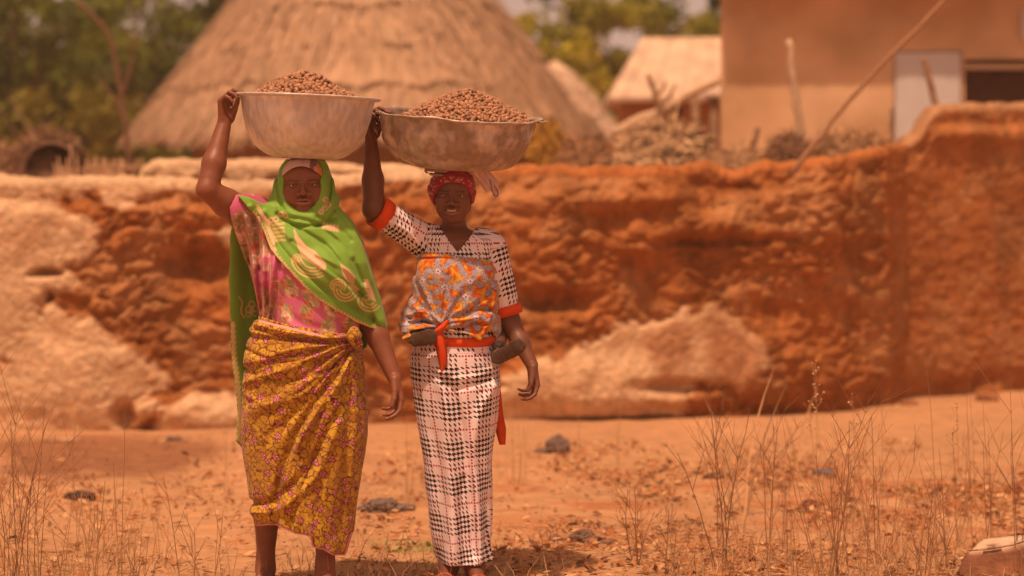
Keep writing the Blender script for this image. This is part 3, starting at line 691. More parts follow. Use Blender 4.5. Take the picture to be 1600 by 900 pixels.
def skin_paint(V, N, base, seed):
    """darker knuckles and creases are left to light; only the skin's own unevenness"""
    n = fbm(V[:, 0]*14, V[:, 2]*14, V[:, 1]*14, 4, seed); return np.array(base)[None]*(.86+.28*n)[:, None]
M_skin = material('skin', attr=True, rough=.47, spec=.42, noise=(34, .10), bump=[(22, .22, .006), (260, .2, .002)])
# ------------------------------------------------------------------ cloth prints (dyed patterns, in metres of cloth)
def mixc(c, col, m): m = np.clip(m, 0, 1)[:, None]; return c*(1-m)+np.array(col)[None]*m
def print_floral(u, v):
    n = len(u); c = np.tile([.60, .345, .03], (n, 1)); c = mixc(c, [.36, .17, .025], smooth(.50, .62, fbm(u*38, v*38, 0, 3, 901))*.55)
    q = fbm(u*24, v*24, 0, 2, 902); wu = u+.018*(fbm(u*30, v*30, 2, 2, 905)-.5)*2; wv = v+.018*(fbm(u*30, v*30, 7, 2, 906)-.5)*2; A1, A2, _, _, ah = cells(wu*34, wv*34, 907, 1.); vine = 1-smooth(.055, .12, A2-A1); c = mixc(c, [.13, .025, .022], vine); c = mixc(c, [.40, .19, .03], (ah > .72)*.55)
    B1, B2, _, _, bh = cells(wu*62+9, wv*62, 912, 1.); c = mixc(c, [.20, .045, .03], (1-smooth(.07, .14, B2-B1))*(bh > .55)*.85)
    F1, F2, dx, dy, h = cells(u*44, v*44, 903); th = np.arctan2(dy, dx)+h*6.28                       # small leaves
    r = np.hypot(dx*np.cos(h*6)+dy*np.sin(h*6), 2.1*(dy*np.cos(h*6)-dx*np.sin(h*6)))
    on = h > .35; c = mixc(c, [.17, .035, .03], (1-smooth(.30, .36, r))*on); c = mixc(c, [.42, .17, .03], (1-smooth(.17, .22, r))*on)
    F1, F2, dx, dy, h = cells(u*20, v*20, 904, .8); th = np.arctan2(dy, dx)
    R = .27+.085*np.cos((3+2*np.round(h*7 % 1))*th+h*6.28)+.03*np.sin(2*th+h*9); big = h > .34; F1 = F1*(.85+.5*h)
    c = mixc(c, [.15, .02, .03], (1-smooth(R, R+.03, F1))*big); c = mixc(c, [.66, .22, .34], (1-smooth(R-.10, R-.07, F1))*big); c = mixc(c, [.30, .03, .07], (1-smooth(.05, .08, F1))*big)
    return c
def print_roses(u, v, dense=0.):
    n = len(u); c = np.tile([.62, .15, .30], (n, 1))
    F1, F2, dx, dy, h = cells(u*11.5, v*9.5, 921, .7); w_ = fbm(u*60, v*60, 0, 3, 922); edge = .40+.10*dense+.40*(w_-.5)
    m = 1-smooth(edge-.03, edge+.03, F1)
    G1, G2, ex, ey, g = cells(u*42, v*42, 923); sw = np.sin(G1*7+6*g)+1.6*(fbm(u*170, v*170, 0, 2, 924)-.5)
    cl = np.where((g < .5)[:, None], [.80, .58, .42], np.where((g < .80)[:, None], [.66, .22, .15], [.42, .36, .16]))
    cl = cl*(.82+.22*sw)[:, None]; c = c*(1-m[:, None])+cl*m[:, None]
    return c
def print_ankara(u, v):
    n = len(u); c = np.tile([.68, .22, .025], (n, 1)); y = fbm(u*75, v*75, 0, 3, 931); c = mixc(c, [.72, .38, .05], smooth(.55, .64, y)); c = mixc(c, [.55, .10, .02], 1-smooth(.38, .44, y))
    F1, F2, dx, dy, h = cells(u*11.5, v*11.5, 932, .7); th = np.arctan2(dy, dx)+h*6
    arm = np.abs(np.cos(th*2.5)); w_ = .70*arm**1.2+.05*np.sin(th*7+h*20)
    rr = F1; m = (rr < w_); edge = np.abs(rr-w_) < .022
    d1, _, _, _, _ = cells(u*190, v*190, 933, .2); lil = np.where((d1 < .27)[:, None], [.13, .08, .14], [.46, .39, .47])
    c = np.where(m[:, None], lil, c); c = mixc(c, [.12, .05, .08], edge*.85)
    s = 1-smooth(.10, .115, rr*(1+.25*np.cos(th*5))); c = mixc(c, [.70, .60, .62], s); c = mixc(c, [.10, .07, .16], (1-smooth(.035, .05, rr)))
    return c
M_cloth = material('cotton_cloth', attr=True, rough=.85, spec=.15, sheen=.15, noise=(30, .05), bump=[(420, .12, .0015), (38, .22, .006)])
M_satin = material('smooth_cloth', attr=True, rough=.6, spec=.25, sheen=.1, bump=[(36, .25, .006)])
def proj(V, Y0): return 800+V[:, 0]*FPX/Y0, HOR-(V[:, 2]-CAMZ)*FPX/Y0
def crease(G, Y0, lines, front=True, band=.03, px=True):
    """lines: (points, depth in m (+ carves a valley, - raises a ridge), width in px)"""
    def fn(x, y, z):
        a, b = 800+x*FPX/Y0, HOR-(z-CAMZ)*FPX/Y0; r = np.zeros(len(x)); side = smooth(.06, -.02, y-Y0) if front else 1
        for pts, dep, wd in lines:
            pts = spline(pts, 4); m = (a > pts[:, 0].min()-3*wd) & (a < pts[:, 0].max()+3*wd) & (b > pts[:, 1].min()-3*wd) & (b < pts[:, 1].max()+3*wd)
            if m.any():
                d = polyd(a[m], b[m], pts, False); r[m] += 1.4*dep*np.exp(-(d/wd)**2)
        return r*side
    G.disp(fn, band)
def prism(G, Y0, poly, op='i', y0=None, y1=None, w=None, rnd=0.):
    """intersect with / subtract an outline swept through the depth y0..y1"""
    w = w or tuple(slice(0, len(a)) for a in G.a); X, Y, Z = G.xyz(w)
    px, py = 800+X[:, 0, :]*FPX/Y0, HOR-(Z[0]-CAMZ)*FPX/Y0; px, py = np.broadcast_arrays(px, np.broadcast_to(py, (px.shape[0], py.shape[1])))
    d = (polyd(px, py, poly)*Y0/FPX-rnd)[:, None, :]*np.ones((1, len(Y[0]), 1))
    if y0 is not None: d = np.maximum(d, y0-Y)
    if y1 is not None: d = np.maximum(d, Y-y1)
    G.put(d, w, 0, op)

# ------------------------------------------------------------------ the woman in the green scarf
Y1 = 10.0
def p1(px, py, dy=0.): return P(px, py, Y1+dy)
HD1 = {'o': p1(473.5, 289, -.02), 'R': np.array(Euler((math.radians(3), math.radians(-1.5), math.radians(4))).to_matrix())}
SK1 = (.235, .080, .042)
woman1 = root('person', (-.80, Y1, 0), 'woman in a bright green scarf and yellow flowered wrapper balancing a basin on her head', 'person')
def body1():
    ax = axis(-1.25, -.38, .0062, [(-.91, -.69, .0023), (-1.14, -1.0, .0028), (-.49, -.38, .0028)])
    ay = axis(9.62, 10.34, .0052, [(9.85, 9.94, .0023), (9.94, 10.06, .0038)])
    az = axis(-.09, 1.93, .0085, [(1.60, 1.74, .0055), (.80, 1.0, .006), (1.37, 1.61, .0023), (1.73, 1.90, .0028), (.59, .79, .0028)])
    G = Grid(ax, ay, az); c = G.cone
    G.loft([.80, .95, 1.10, 1.25, 1.33], [-.79]*5, [Y1]*5, [.165, .155, .15, .15, .10], [.115, .12, .11, .10, .07], .0)
    G.ell(p1(476, 575), (.165, .11, .14), .05)
    for x in (437, 507): G.ell(p1(x, 425, -.085), (.07, .06, .07), .04)
    c(p1(400, 356), p1(528, 378), .052, .045, .05); c(p1(474, 372, .02), p1(474, 325, .01), .06, .053, .03)
    S, E, W = p1(390, 343, .0), p1(324, 296, -.13), p1(351, 190, -.04)
    M = E*.62+W*.38; c(S, S*.45+E*.55, .064, .054, .03); c(S*.45+E*.55, E, .054, .041, .015); c(E, M, .041, .043, .012); c(M, W, .043, .0265, .02); c(E, E+[-.006, .012, -.012], .036, .030, .01)
    rim = p1(368, 149)
    hand(G, W, (.02, .0, 1), (.84, -.50, .05), -1, ((.75, .95, .45), (.85, .95, .4), (.9, 1.0, .4), (1.0, 1.0, .4)), spread=.16,
         tpos=(W+[.036, .012, .045], W+[.046, .0, .070], W+[.052, -.012, .086]))
    S, E, W = p1(530, 388, .02), p1(578, 497, .04), p1(616, 589, -.04)
    c(S, E, .052, .045, .03); c(E, E*.7+W*.3, .045, .043, .03); c(E*.7+W*.3, W, .043, .0285, .02)
    hand(G, W, (.22, -.12, -1), (-.93, -.3, -.1), 1, ((.42, .55, .35), (.50, .62, .4), (.58, .7, .4), (.68, .75, .45)), thumb=((.30, .25, .22),), spread=.14, sc_=1.06)
    # legs: the left of the picture trails, the right one steps forward
    c(p1(442, 600, .02), p1(428, 740, .06), .085, .050, .03); c(p1(428, 740, .06), p1(417, 808, .12), .050, .046, .02); K = p1(415, 872, .13); c(p1(417, 808, .12), K, .048, .033, .02)
    foot(G, np.array([K[0], K[1], .082+GZ]), (-.10, -1, 0), .96); c(K, [K[0], K[1], .082+GZ], .033, .034, .02)
    c(p1(508, 600), p1(514, 745, -.02), .085, .052, .03); A = p1(508, 880, -.06); c(p1(514, 745, -.02), p1(511, 815, -.02), .052, .046, .02); c(p1(511, 815, -.02), A, .046, .034, .02)
    foot(G, np.array([A[0], A[1], .082+GZ]), (.06, -1, 0), .96); c(A, [A[0], A[1], .082+GZ], .034, .034, .02)
    head(G, HD1, 1.26, 1.55, .0012, .955)
    V, Q = G.nets(); N = vnormals(V, Q)
    C = skin_paint(V, N, SK1, 41); C = head_paint(V, HD1, C, 1.26, .0012, .955, (.26, .085, .065))
    mk('body', V, Q, M_skin, woman1, None, C)
    for x in (-1, 1): eye(HD1, x, woman1, .955, 1.24)
M_eye = material('eye', attr=True, rough=.12, spec=.6)
def eye(H, sx, par, s, wide):
    u, v = np.meshgrid(np.linspace(0, 2*math.pi, 20, endpoint=False), np.linspace(0, math.pi, 13), indexing='ij')
    L = np.stack([np.sin(v)*np.cos(u), -np.cos(v), np.sin(v)*np.sin(u)], -1).reshape(-1, 3)*[.0135, .0136, .0108]+[sx*.030, -.0725, .0035]
    V = H['o']+(L*[wide, 1, 1]*s)@H['R'].T; I = np.arange(20*13).reshape(20, 13); J = np.roll(I, -1, 0)
    F = np.stack([I[:, :-1], J[:, :-1], J[:, 1:], I[:, 1:]], -1).reshape(-1, 4)
    c = np.where((v.ravel() < .42)[:, None], [.02, .012, .008], [.62, .52, .46]); mk('eye', V, F, M_eye, par, None, c)
def torso1(G, o):
    z = [p1(0, y)[2] for y in (548, 520, 497, 470, 440, 410, 385, 365, 345, 328)]
    L = np.array([401, 402, 403, 397, 389, 383, 378, 376, 376, 388.]); R = np.array([560, 562, 562, 567, 571, 574, 572, 566, 556, 530.])
    G.loft(z, ((L+R)/2-800)*Y1/FPX, [Y1, Y1, Y1, Y1-.005, Y1-.01, Y1-.01, Y1, Y1+.005, Y1+.01, Y1+.01], (R-L)/2*Y1/FPX+o, np.array([.150, .155, .155, .15, .145, .14, .125, .11, .09, .07])+o, .0)
    for x in (437, 507): G.ell(p1(x, 424, -.105), np.array([.078, .062, .078])+o, .04, m=.05)
    G.cone(p1(398, 350, 0), p1(368, 329, -.06), .098+o, .086+o, .04, m=.05)
def blouse1():
    G = Grid(axis(-1.12, -.50, .0038), axis(9.70, 10.24, .0040), axis(.84, 1.46, .0038))
    torso1(G, .0); G.cone(p1(440, 400, .02), p1(378, 338, -.02), .10, .09, .05)
    # opening of the sleeve: everything beyond the arm hole is cut off
    prism(G, Y1-.05, [(359, 302), (400, 302), (470, 330), (540, 340), (590, 420), (590, 560), (404, 560), (403, 500), (392, 450), (382, 405), (374, 375), (366, 345)])
    S, E = p1(390, 343, .0), p1(325, 299, -.13); G.cone(S+(E-S)*.38, E, .068, .068, .004, 's')
    pl = [([(373+q*9, 338), (378+q*9.5, 380), (389+q*7, 440), (404+q*3.0, 500)], (.011 if q % 2 else -.010), 3.4) for q in range(1, 8)]
    crease(G, Y1, pl); crease(G, Y1, [([(430, 470), (470, 500), (520, 515)], .006, 7), ([(420, 440), (440, 480), (470, 515)], -.007, 7), ([(412, 420), (424, 470), (430, 510)], .007, 5), ([(520, 470), (535, 500), (548, 530)], .008, 5)])
    G.disp(lambda x, y, z: .010*(fbm(x*9, z*6, y*9, 3, 51)-.5))
    V, Q = G.nets(); V = relax(V, Q, 2); px, py = proj(V, Y1-.1); u = np.arctan2(V[:, 0]+.79, -(V[:, 1]-Y1))*.17; v = V[:, 2]+.4*u
    side = 1-smooth(418, 432, px-.10*(py-400)); C = print_roses(u, v, 0); C2 = print_roses(u*1.5, v*.7, 1)*[.85, .66, .74]; C = C*(1-side[:, None])+C2*side[:, None]
    tag(mk('blouse', V, Q, M_satin, woman1, None, C), 'pink blouse printed with cream and red roses')
def skirt1():
    pys = np.array([487, 497, 520, 540, 570, 600, 640, 680, 710, 740, 780, 822, 850, 876.]); z = [p1(0, y)[2] for y in pys]
    L = np.array([404, 400, 390, 385, 381, 378, 375, 376, 380, 386, 391, 399, 402, 404.]); R = np.array([552, 556, 560, 564, 568, 570, 573, 574, 571, 565, 557, 552, 549, 545.])
    G = Grid(axis(-1.06, -.53, .0032), axis(9.74, 10.26, .0038), axis(.04, 1.03, .0032))
    bb = np.array([.158, .162, .172, .178, .182, .182, .18, .175, .172, .17, .165, .16, .155, .15])
    G.loft(z, ((L+R)/2-800)*Y1/FPX, [Y1]*14, (R-L)/2*Y1/FPX, bb, 0, e=2.15)
    K = (556., 530.)
    def folds(x, y, z_):
        a, b = 800+x*FPX/Y1, HOR-(z_-CAMZ)*FPX/Y1; fr = smooth(.09, -.03, y-Y1)
        dx, dy = K[0]-a, b-K[1]; r = np.hypot(dx, dy)+1; phi = np.arctan2(dy, np.maximum(dx, -30)+0*dy)
        amp = .0080*smooth(10, 50, r)*(1-smooth(150, 260, r)); n = fbm(phi*5, r*.012, 0, 3, 61)
        f = amp*np.sin(phi*21+5*n)+.5*amp*np.sin(phi*47+9*n)
        right = smooth(-10, 30, a-(K[0]-(b-K[1])*.36)) ; f = f*(1-right)+right*(.0055*np.sin((a-K[0])*.21+b*.012+3*n)*smooth(530, 640, b))
        wr = .004*(fbm(x*16, z_*34, 0, 3, 62)-.5)*(b < 640)+.010*(fbm(x*8, z_*5, y*5, 3, 63)-.5)
        th = np.arctan2(x+.79, -(y-Y1)); back = (1-fr)*.008*np.sin(th*14)
        return f*fr+wr+back
    G.disp(folds)
    crease(G, Y1, [([(552, 545), (520, 590), (480, 650), (452, 710), (440, 760), (436, 815)], .016, 6), ([(556, 552), (528, 600), (494, 650), (470, 700), (480, 770), (489, 830)], -.015, 6),
                   ([(530, 640), (490, 715), (440, 770), (394, 784)], .014, 5), ([(535, 655), (500, 735), (446, 786), (396, 797)], -.012, 6), ([(500, 700), (462, 800), (470, 836)], .010, 6),
                   ([(400, 512), (450, 523), (510, 532), (552, 530)], .008, 2.6), ([(402, 505), (450, 514), (510, 524), (550, 523)], -.007, 2.6), ([(400, 498), (450, 505), (510, 514), (552, 516)], .006, 2.4),
                   ([(388, 545), (440, 560), (500, 560), (548, 538)], .007, 3), ([(384, 575), (440, 590), (505, 578), (550, 545)], .007, 3.4), ([(380, 610), (430, 626), (500, 600), (552, 552)], -.006, 5),
                   ([(560, 560), (566, 640), (560, 720), (548, 800)], .005, 4), ([(545, 560), (546, 640), (542, 740), (528, 830)], .006, 6), ([(530, 600), (520, 680), (512, 760), (505, 850)], -.008, 7)])
    hem = [(380, 480), (402, 494), (430, 502), (480, 512), (530, 522), (548, 514), (562, 512), (600, 520), (600, 838), (548, 838), (538, 872), (520, 868), (505, 858), (489, 853), (486, 836), (460, 832), (438, 822), (420, 820), (404, 824), (370, 826)]
    prism(G, Y1-.12, hem)
    w = tuple(slice(0, len(q)) for q in G.a); G.loft([-.04, .10, .30, .5], [-.80]*4, [Y1]*4, [.150, .150, .12, .02], [.13, .13, .10, .02], .01, 's')   # hollow under the hem
    for a_, b_, r_ in (((552, 526, -.13), (560, 540, -.10), .026), ((553, 518, -.13), (560, 524, -.09), .020)): G.cone(p1(*a_), p1(*b_), r_, r_*.7, .012)
    V, Q = G.nets(); V = relax(V, Q, 1); px, py = proj(V, Y1-.12)
    zz_ = V[:, 2]; o_ = np.argsort(z); hw = np.interp(zz_, np.array(z)[o_], ((R-L)/2*Y1/FPX)[o_]); cx_ = np.interp(zz_, np.array(z)[o_], (((L+R)/2-800)*Y1/FPX)[o_]); ua = np.arcsin(np.clip((V[:, 0]-cx_)/(hw+.01), -.99, .99)); ua = np.where(V[:, 1] < Y1, ua, np.sign(ua)*math.pi-ua)
    u = (np.arctan2(V[:, 0]-cx_, -(V[:, 1]-Y1))*.4+ua*.6)*.185; v = V[:, 2]; rightp = polyd(px, py, [(556, 528), (528, 596), (494, 648), (470, 700), (480, 770), (488, 860), (620, 880), (620, 528)])
    tw = (rightp < 0); uu = np.where(tw, u*math.cos(.5)+v*math.sin(.5)+.31, u-.16*v); vv = np.where(tw, v*math.cos(.5)-u*math.sin(.5), v+.22*u)
    C = print_floral(uu, vv)
    dh = polyd(px, py, hem[9:], False); C = mixc(C, [.62, .30, .34], (1-smooth(2.0, 2.8, dh))*(py > 800)*(V[:, 1] < Y1)); C = mixc(C, [.30, .05, .06], (1-smooth(.5, .9, np.abs(dh-3.2)))*(py > 800)*(V[:, 1] < Y1))
    pk = polyd(px, py, spline([(404, 502), (440, 509), (480, 518), (505, 523)], 5), False); C = mixc(C, [.66, .34, .38], 1-smooth(1.2, 1.9, pk))
    tag(mk('wrapper_skirt', V, Q, M_cloth, woman1, None, C), 'mustard yellow wrapper printed with maroon vines and pink flowers')
def scarf1():
    G = Grid(axis(-1.12, -.44, .0037), axis(9.70, 10.26, .0040), axis(.42, 1.62, .0037))
    torso1(G, .022)
    S, E = p1(540, 384, .02), p1(580, 500, .04); G.cone(S, E, .083, .074, .06, m=.05); G.cone(p1(480, 372), S, .085, .085, .05); G.ell(p1(475, 372, -.03), (.12, .085, .07), .05)
    cape = [(372, 304), (388, 308), (408, 318), (436, 322), (470, 334), (505, 330), (521, 322), (546, 346), (564, 380), (577, 425), (591, 468), (604, 523), (590, 519), (575, 513), (556, 503), (538, 492), (518, 480), (500, 468), (482, 452), (466, 434), (450, 417), (436, 402), (424, 386), (412, 360), (398, 334), (384, 318)]
    prism(G, Y1-.1, cape)
    # drape falling down the back
    w = G.win((-1.1, 9.9, .43), (-.5, 10.25, 1.45)); X, Y, Z = G.xyz(w)
    back = [(368, 320), (400, 318), (540, 345), (566, 400), (576, 480), (570, 546), (560, 553), (520, 560), (430, 610), (396, 645), (385, 690), (389, 702), (383, 715), (366, 692), (368, 650), (365, 605), (359, 560), (357, 500), (355, 440), (357, 372)]
    px, py = 800+X[:, 0, :]*FPX/Y1, HOR-(Z[0]-CAMZ)*FPX/Y1+0*X[:, 0, :]; d2 = polyd(px+0*py, py, back)[:, None, :]*Y1/FPX
    yc = Y1+.175-.10*smooth(-.93, -1.05, X)+.012*np.sin(X*60)+.0*Z-.05*smooth(1.2, 1.4, Z)
    G.put(np.maximum(d2, np.abs(Y-yc)-.011), w, .02)
    # hood
    o = HD1['o']; hx = o[0]+.004
    G.ell((hx, o[1]+.03, o[2]-.006), (.110, .115, .135), .05, m=.05); G.cone((hx-.008, o[1]+.03, o[2]-.07), p1(476, 366, .02), .100, .14, .07, m=.05)
    for a_, b_, r_ in (((431, 315, -.02), (444, 331, -.07), .022), ((444, 331, -.07), (462, 341, -.10), .024), ((462, 341, -.10), (488, 343, -.10), .026), ((488, 343, -.10), (512, 333, -.06), .026), ((512, 333, -.06), (521, 312, -.01), .024)): G.cone(p1(*a_), p1(*b_), r_, r_, .02, m=.03)
    G.ell((hx-.003, o[1]-.16, o[2]-.004), (.0865, .175, .108), .012, 's', m=.02); G.ell((hx-.003, o[1]-.06, o[2]+.06), (.078, .07, .07), .01, 's')
    w = tuple(slice(0, len(q)) for q in G.a); X, Y, Z = G.xyz(w); G.put((Z-1.594)+0*X+0*Y, w, 0, 'i')
    crease(G, Y1, [([(440, 342), (480, 362), (520, 390), (560, 450), (584, 500)], .010, 4), ([(450, 338), (500, 352), (545, 390), (568, 440)], .009, 4), ([(420, 330), (450, 362), (490, 400), (540, 440), (575, 490)], -.009, 5),
                   ([(404, 326), (424, 356), (452, 395), (500, 440), (560, 480), (590, 508)], .009, 4), ([(470, 346), (520, 362), (552, 400)], -.008, 4), ([(398, 322), (418, 344), (434, 380)], -.008, 3.5), ([(500, 338), (530, 352), (550, 375)], .008, 3.5),
                   ([(436, 334), (462, 350), (500, 352), (528, 344)], .011, 3), ([(462, 375), (520, 420), (570, 462)], .007, 3), ([(500, 395), (545, 420), (572, 450)], -.008, 3.5), ([(432, 258), (436, 300), (446, 328)], .008, 2.6), ([(516, 262), (517, 300), (512, 330)], .009, 2.6), ([(524, 330), (516, 345), (500, 352)], .008, 3)])
    G.disp(lambda x, y, z: .008*(fbm(x*11, z*8, y*11, 3, 71)-.5))
    V, Q = G.nets(); V = relax(V, Q, 2, .4); px, py = proj(V, Y1-.1); fr = V[:, 1] < Y1+.02
    g = fbm(V[:, 0]*7, V[:, 2]*5, 0, 3, 72); C = np.array([.20, .385, .050])*(.86+.28*g)[:, None]; CR = [.66, .48, .22]; PK = [.74, .50, .30]
    wavy = 1.2*np.sin(px*.9+py*.7)
    low = polyd(px, py, cape[11:25], False); C = mixc(C, CR, (1-smooth(3.2, 4.2, low+wavy))*fr)
    def arc(cx_, cy_, rad, a0, a1, wd=1.3, col=CR):
        nonlocal C
        th = np.degrees(np.arctan2(py-cy_, px-cx_)) % 360; r = np.hypot(px-cx_, py-cy_); ok = ((th-a0) % 360 < (a1-a0)); C = mixc(C, col, (1-smooth(wd-.4, wd+.4, np.abs(r-rad)))*ok*fr)
    def poly(pts, col=PK, line=None, front=True):
        nonlocal C
        d = polyd(px, py, pts); C = mixc(C, col, (1-smooth(-.4, .6, d))*(fr if front else ~fr))
        if line is not None: C = mixc(C, line, (1-smooth(.5, 1, np.abs(d+1.2)))*(fr if front else ~fr))
    poly([(460, 356), (467, 368), (480, 384), (493, 391), (505, 402), (513, 413), (511, 421), (501, 419), (488, 410), (474, 401), (467, 385), (462, 370)])
    for r in (20, 25, 30, 35): arc(492, 398, r, 60, 172)
    arc(466, 403, 6, 0, 360, 1.2); arc(466, 403, 2.5, 0, 360, 1.5)
    for r in (3, 7, 11): arc(530, 446, r, 150, 400)
    for r in (8, 13, 18): arc(541, 452, r, 20, 190)
    poly([(533, 411), (546, 420), (556, 432), (553, 444), (545, 440), (537, 428)]); poly([(548, 440), (562, 452), (556, 457), (546, 449)], CR)
    for r in (7, 12, 17): arc(577, 470, r, 30, 200)
    arc(572, 466, 4, 0, 360, 1.2)
    poly([(567, 436), (574, 437), (581, 455), (586, 472), (580, 470), (571, 455)])
    for k in range(5): poly([(503+k*5.2, 349+k*.9), (507+k*5.2, 347+k), (509+k*5.2, 353+k), (508+k*5.2, 359+k), (504+k*5.2, 358+k)], PK if k % 2 else CR)
    for k in range(5): poly([(424+k*1.2, 350+k*6), (444+k*.9, 347+k*6.4), (446+k*.7, 350.5+k*6.4), (426+k, 353.6+k*6)], CR)
    poly([(399, 319), (404, 319), (418, 343), (430, 372), (434, 392), (428, 386), (420, 364), (410, 342)], PK)
    for a_, b_ in ((431, 337), (424, 338), (438, 329), (446, 331), (419, 342)): arc(a_, b_+6, 3.4, 0, 360, 1.6, PK)
    for a_, b_ in ((508, 312), (512, 320), (507, 326), (502, 331)): arc(a_, b_, 3, 0, 360, 1.7, CR)
    bm = V[:, 1] > Y1+.02
    edge = polyd(px, py, back[12:20], False); C = mixc(C, CR, (1-smooth(2.6, 3.6, edge+wavy))*bm*(py > 505))
    for a_, b_, r in ((381, 487, 5), (389, 486, 4.5), (385, 479, 4.5), (380, 495, 4), (390, 494, 4), (385, 489, 3)): 
        rr = np.hypot(px-a_, py-b_); C = mixc(C, CR, (1-smooth(.7, 1.2, np.abs(rr-r)))*bm)
    C = mixc(C, CR, (1-smooth(.9, 1.5, polyd(px, py, spline([(366, 467), (371, 475), (369, 490), (374, 500)], 4), False)))*bm)
    tag(mk('headscarf', V, Q, M_satin, woman1, None, C), 'bright green scarf with cream embroidered scrolls and edging')
def cap1():
    o = HD1['o']; G = Grid(axis(o[0]-.10, o[0]+.10, .0024), axis(o[1]-.13, o[1]+.12, .0026), axis(o[2]+.02, 1.60, .0022))
    G.ell(o+[0, .012, .030], (.0865, .100, .080)); G.ell(o+[0, -.048, .042], (.070, .052, .054), .02)
    w = tuple(slice(0, len(q)) for q in G.a); X, Y, Z = G.xyz(w); G.put((o[2]+.070-7.0*(X-o[0])**2)-Z+0*Y, w, 0, 'i'); G.put(Z-1.593+0*X+0*Y, w, 0, 'i')
    V, Q = G.nets(); n = fbm(V[:, 0]*40, V[:, 2]*40, 0, 3, 5); C = np.array([.60, .42, .40])*(.8+.4*n)[:, None]; C = mixc(C, [.62, .22, .06], smooth(.045, .065, V[:, 0]-o[0])); C = mixc(C, [.25, .12, .14], 1-smooth(.40, .45, n))
    tag(mk('under_cap', V, Q, M_cloth, woman1, None, C), 'pale mauve patterned band under the scarf')
def sandals(par, A, d, colr, s=1.):
    """flat sandal with one strap across the foot"""
    d = np.array([d[0], d[1], 0.]); d /= np.linalg.norm(d); sd_ = np.array([d[1], -d[0], 0]); a = np.array([A[0], A[1], GZ+.006])
    prof = [(-.075, .0), (-.065, .024), (-.03, .031), (.03, .029), (.09, .040), (.14, .044), (.175, .034), (.192, .012)]
    up = [a+d*t*s+sd_*w_*s for t, w_ in prof]+[a+d*t*s-sd_*w_*s for t, w_ in prof[::-1]]
    n = len(up); V = np.array([p_+[0, 0, .012] for p_ in up]+[p_+[0, 0, -.004] for p_ in up]+[a+d*.06*s+[0, 0, .013]])
    q = np.arange(n); k = (q+1) % n; b = MB(); b.add(V, np.stack([q, q+n, k+n, k], 1), np.stack([q, k, np.full(n, 2*n)], 1), colr[0]); so = b.build('sandal', M_satin, par)
    b = MB(); t = np.linspace(0, math.pi, 12); c0 = a+d*.095*s
    for off in (-.010, 0, .010): b.tube([c0+d*off+sd_*math.cos(q_)*.045*s+np.array([0, 0, .004+math.sin(q_)*.058*s]) for q_ in t], .0052, 5, colr[1])
    b.build('strap', M_satin, so)
body1(); blouse1(); skirt1(); scarf1(); cap1()
_k = p1(415, 872, .13); sandals(woman1, (_k[0], _k[1]), (-.10, -1), ((.20, .10, .07), (.62, .5, .45)), .95)
_k = p1(508, 880, -.06); sandals(woman1, (_k[0], _k[1]), (.06, -1), ((.20, .10, .07), (.62, .5, .45)), .95)
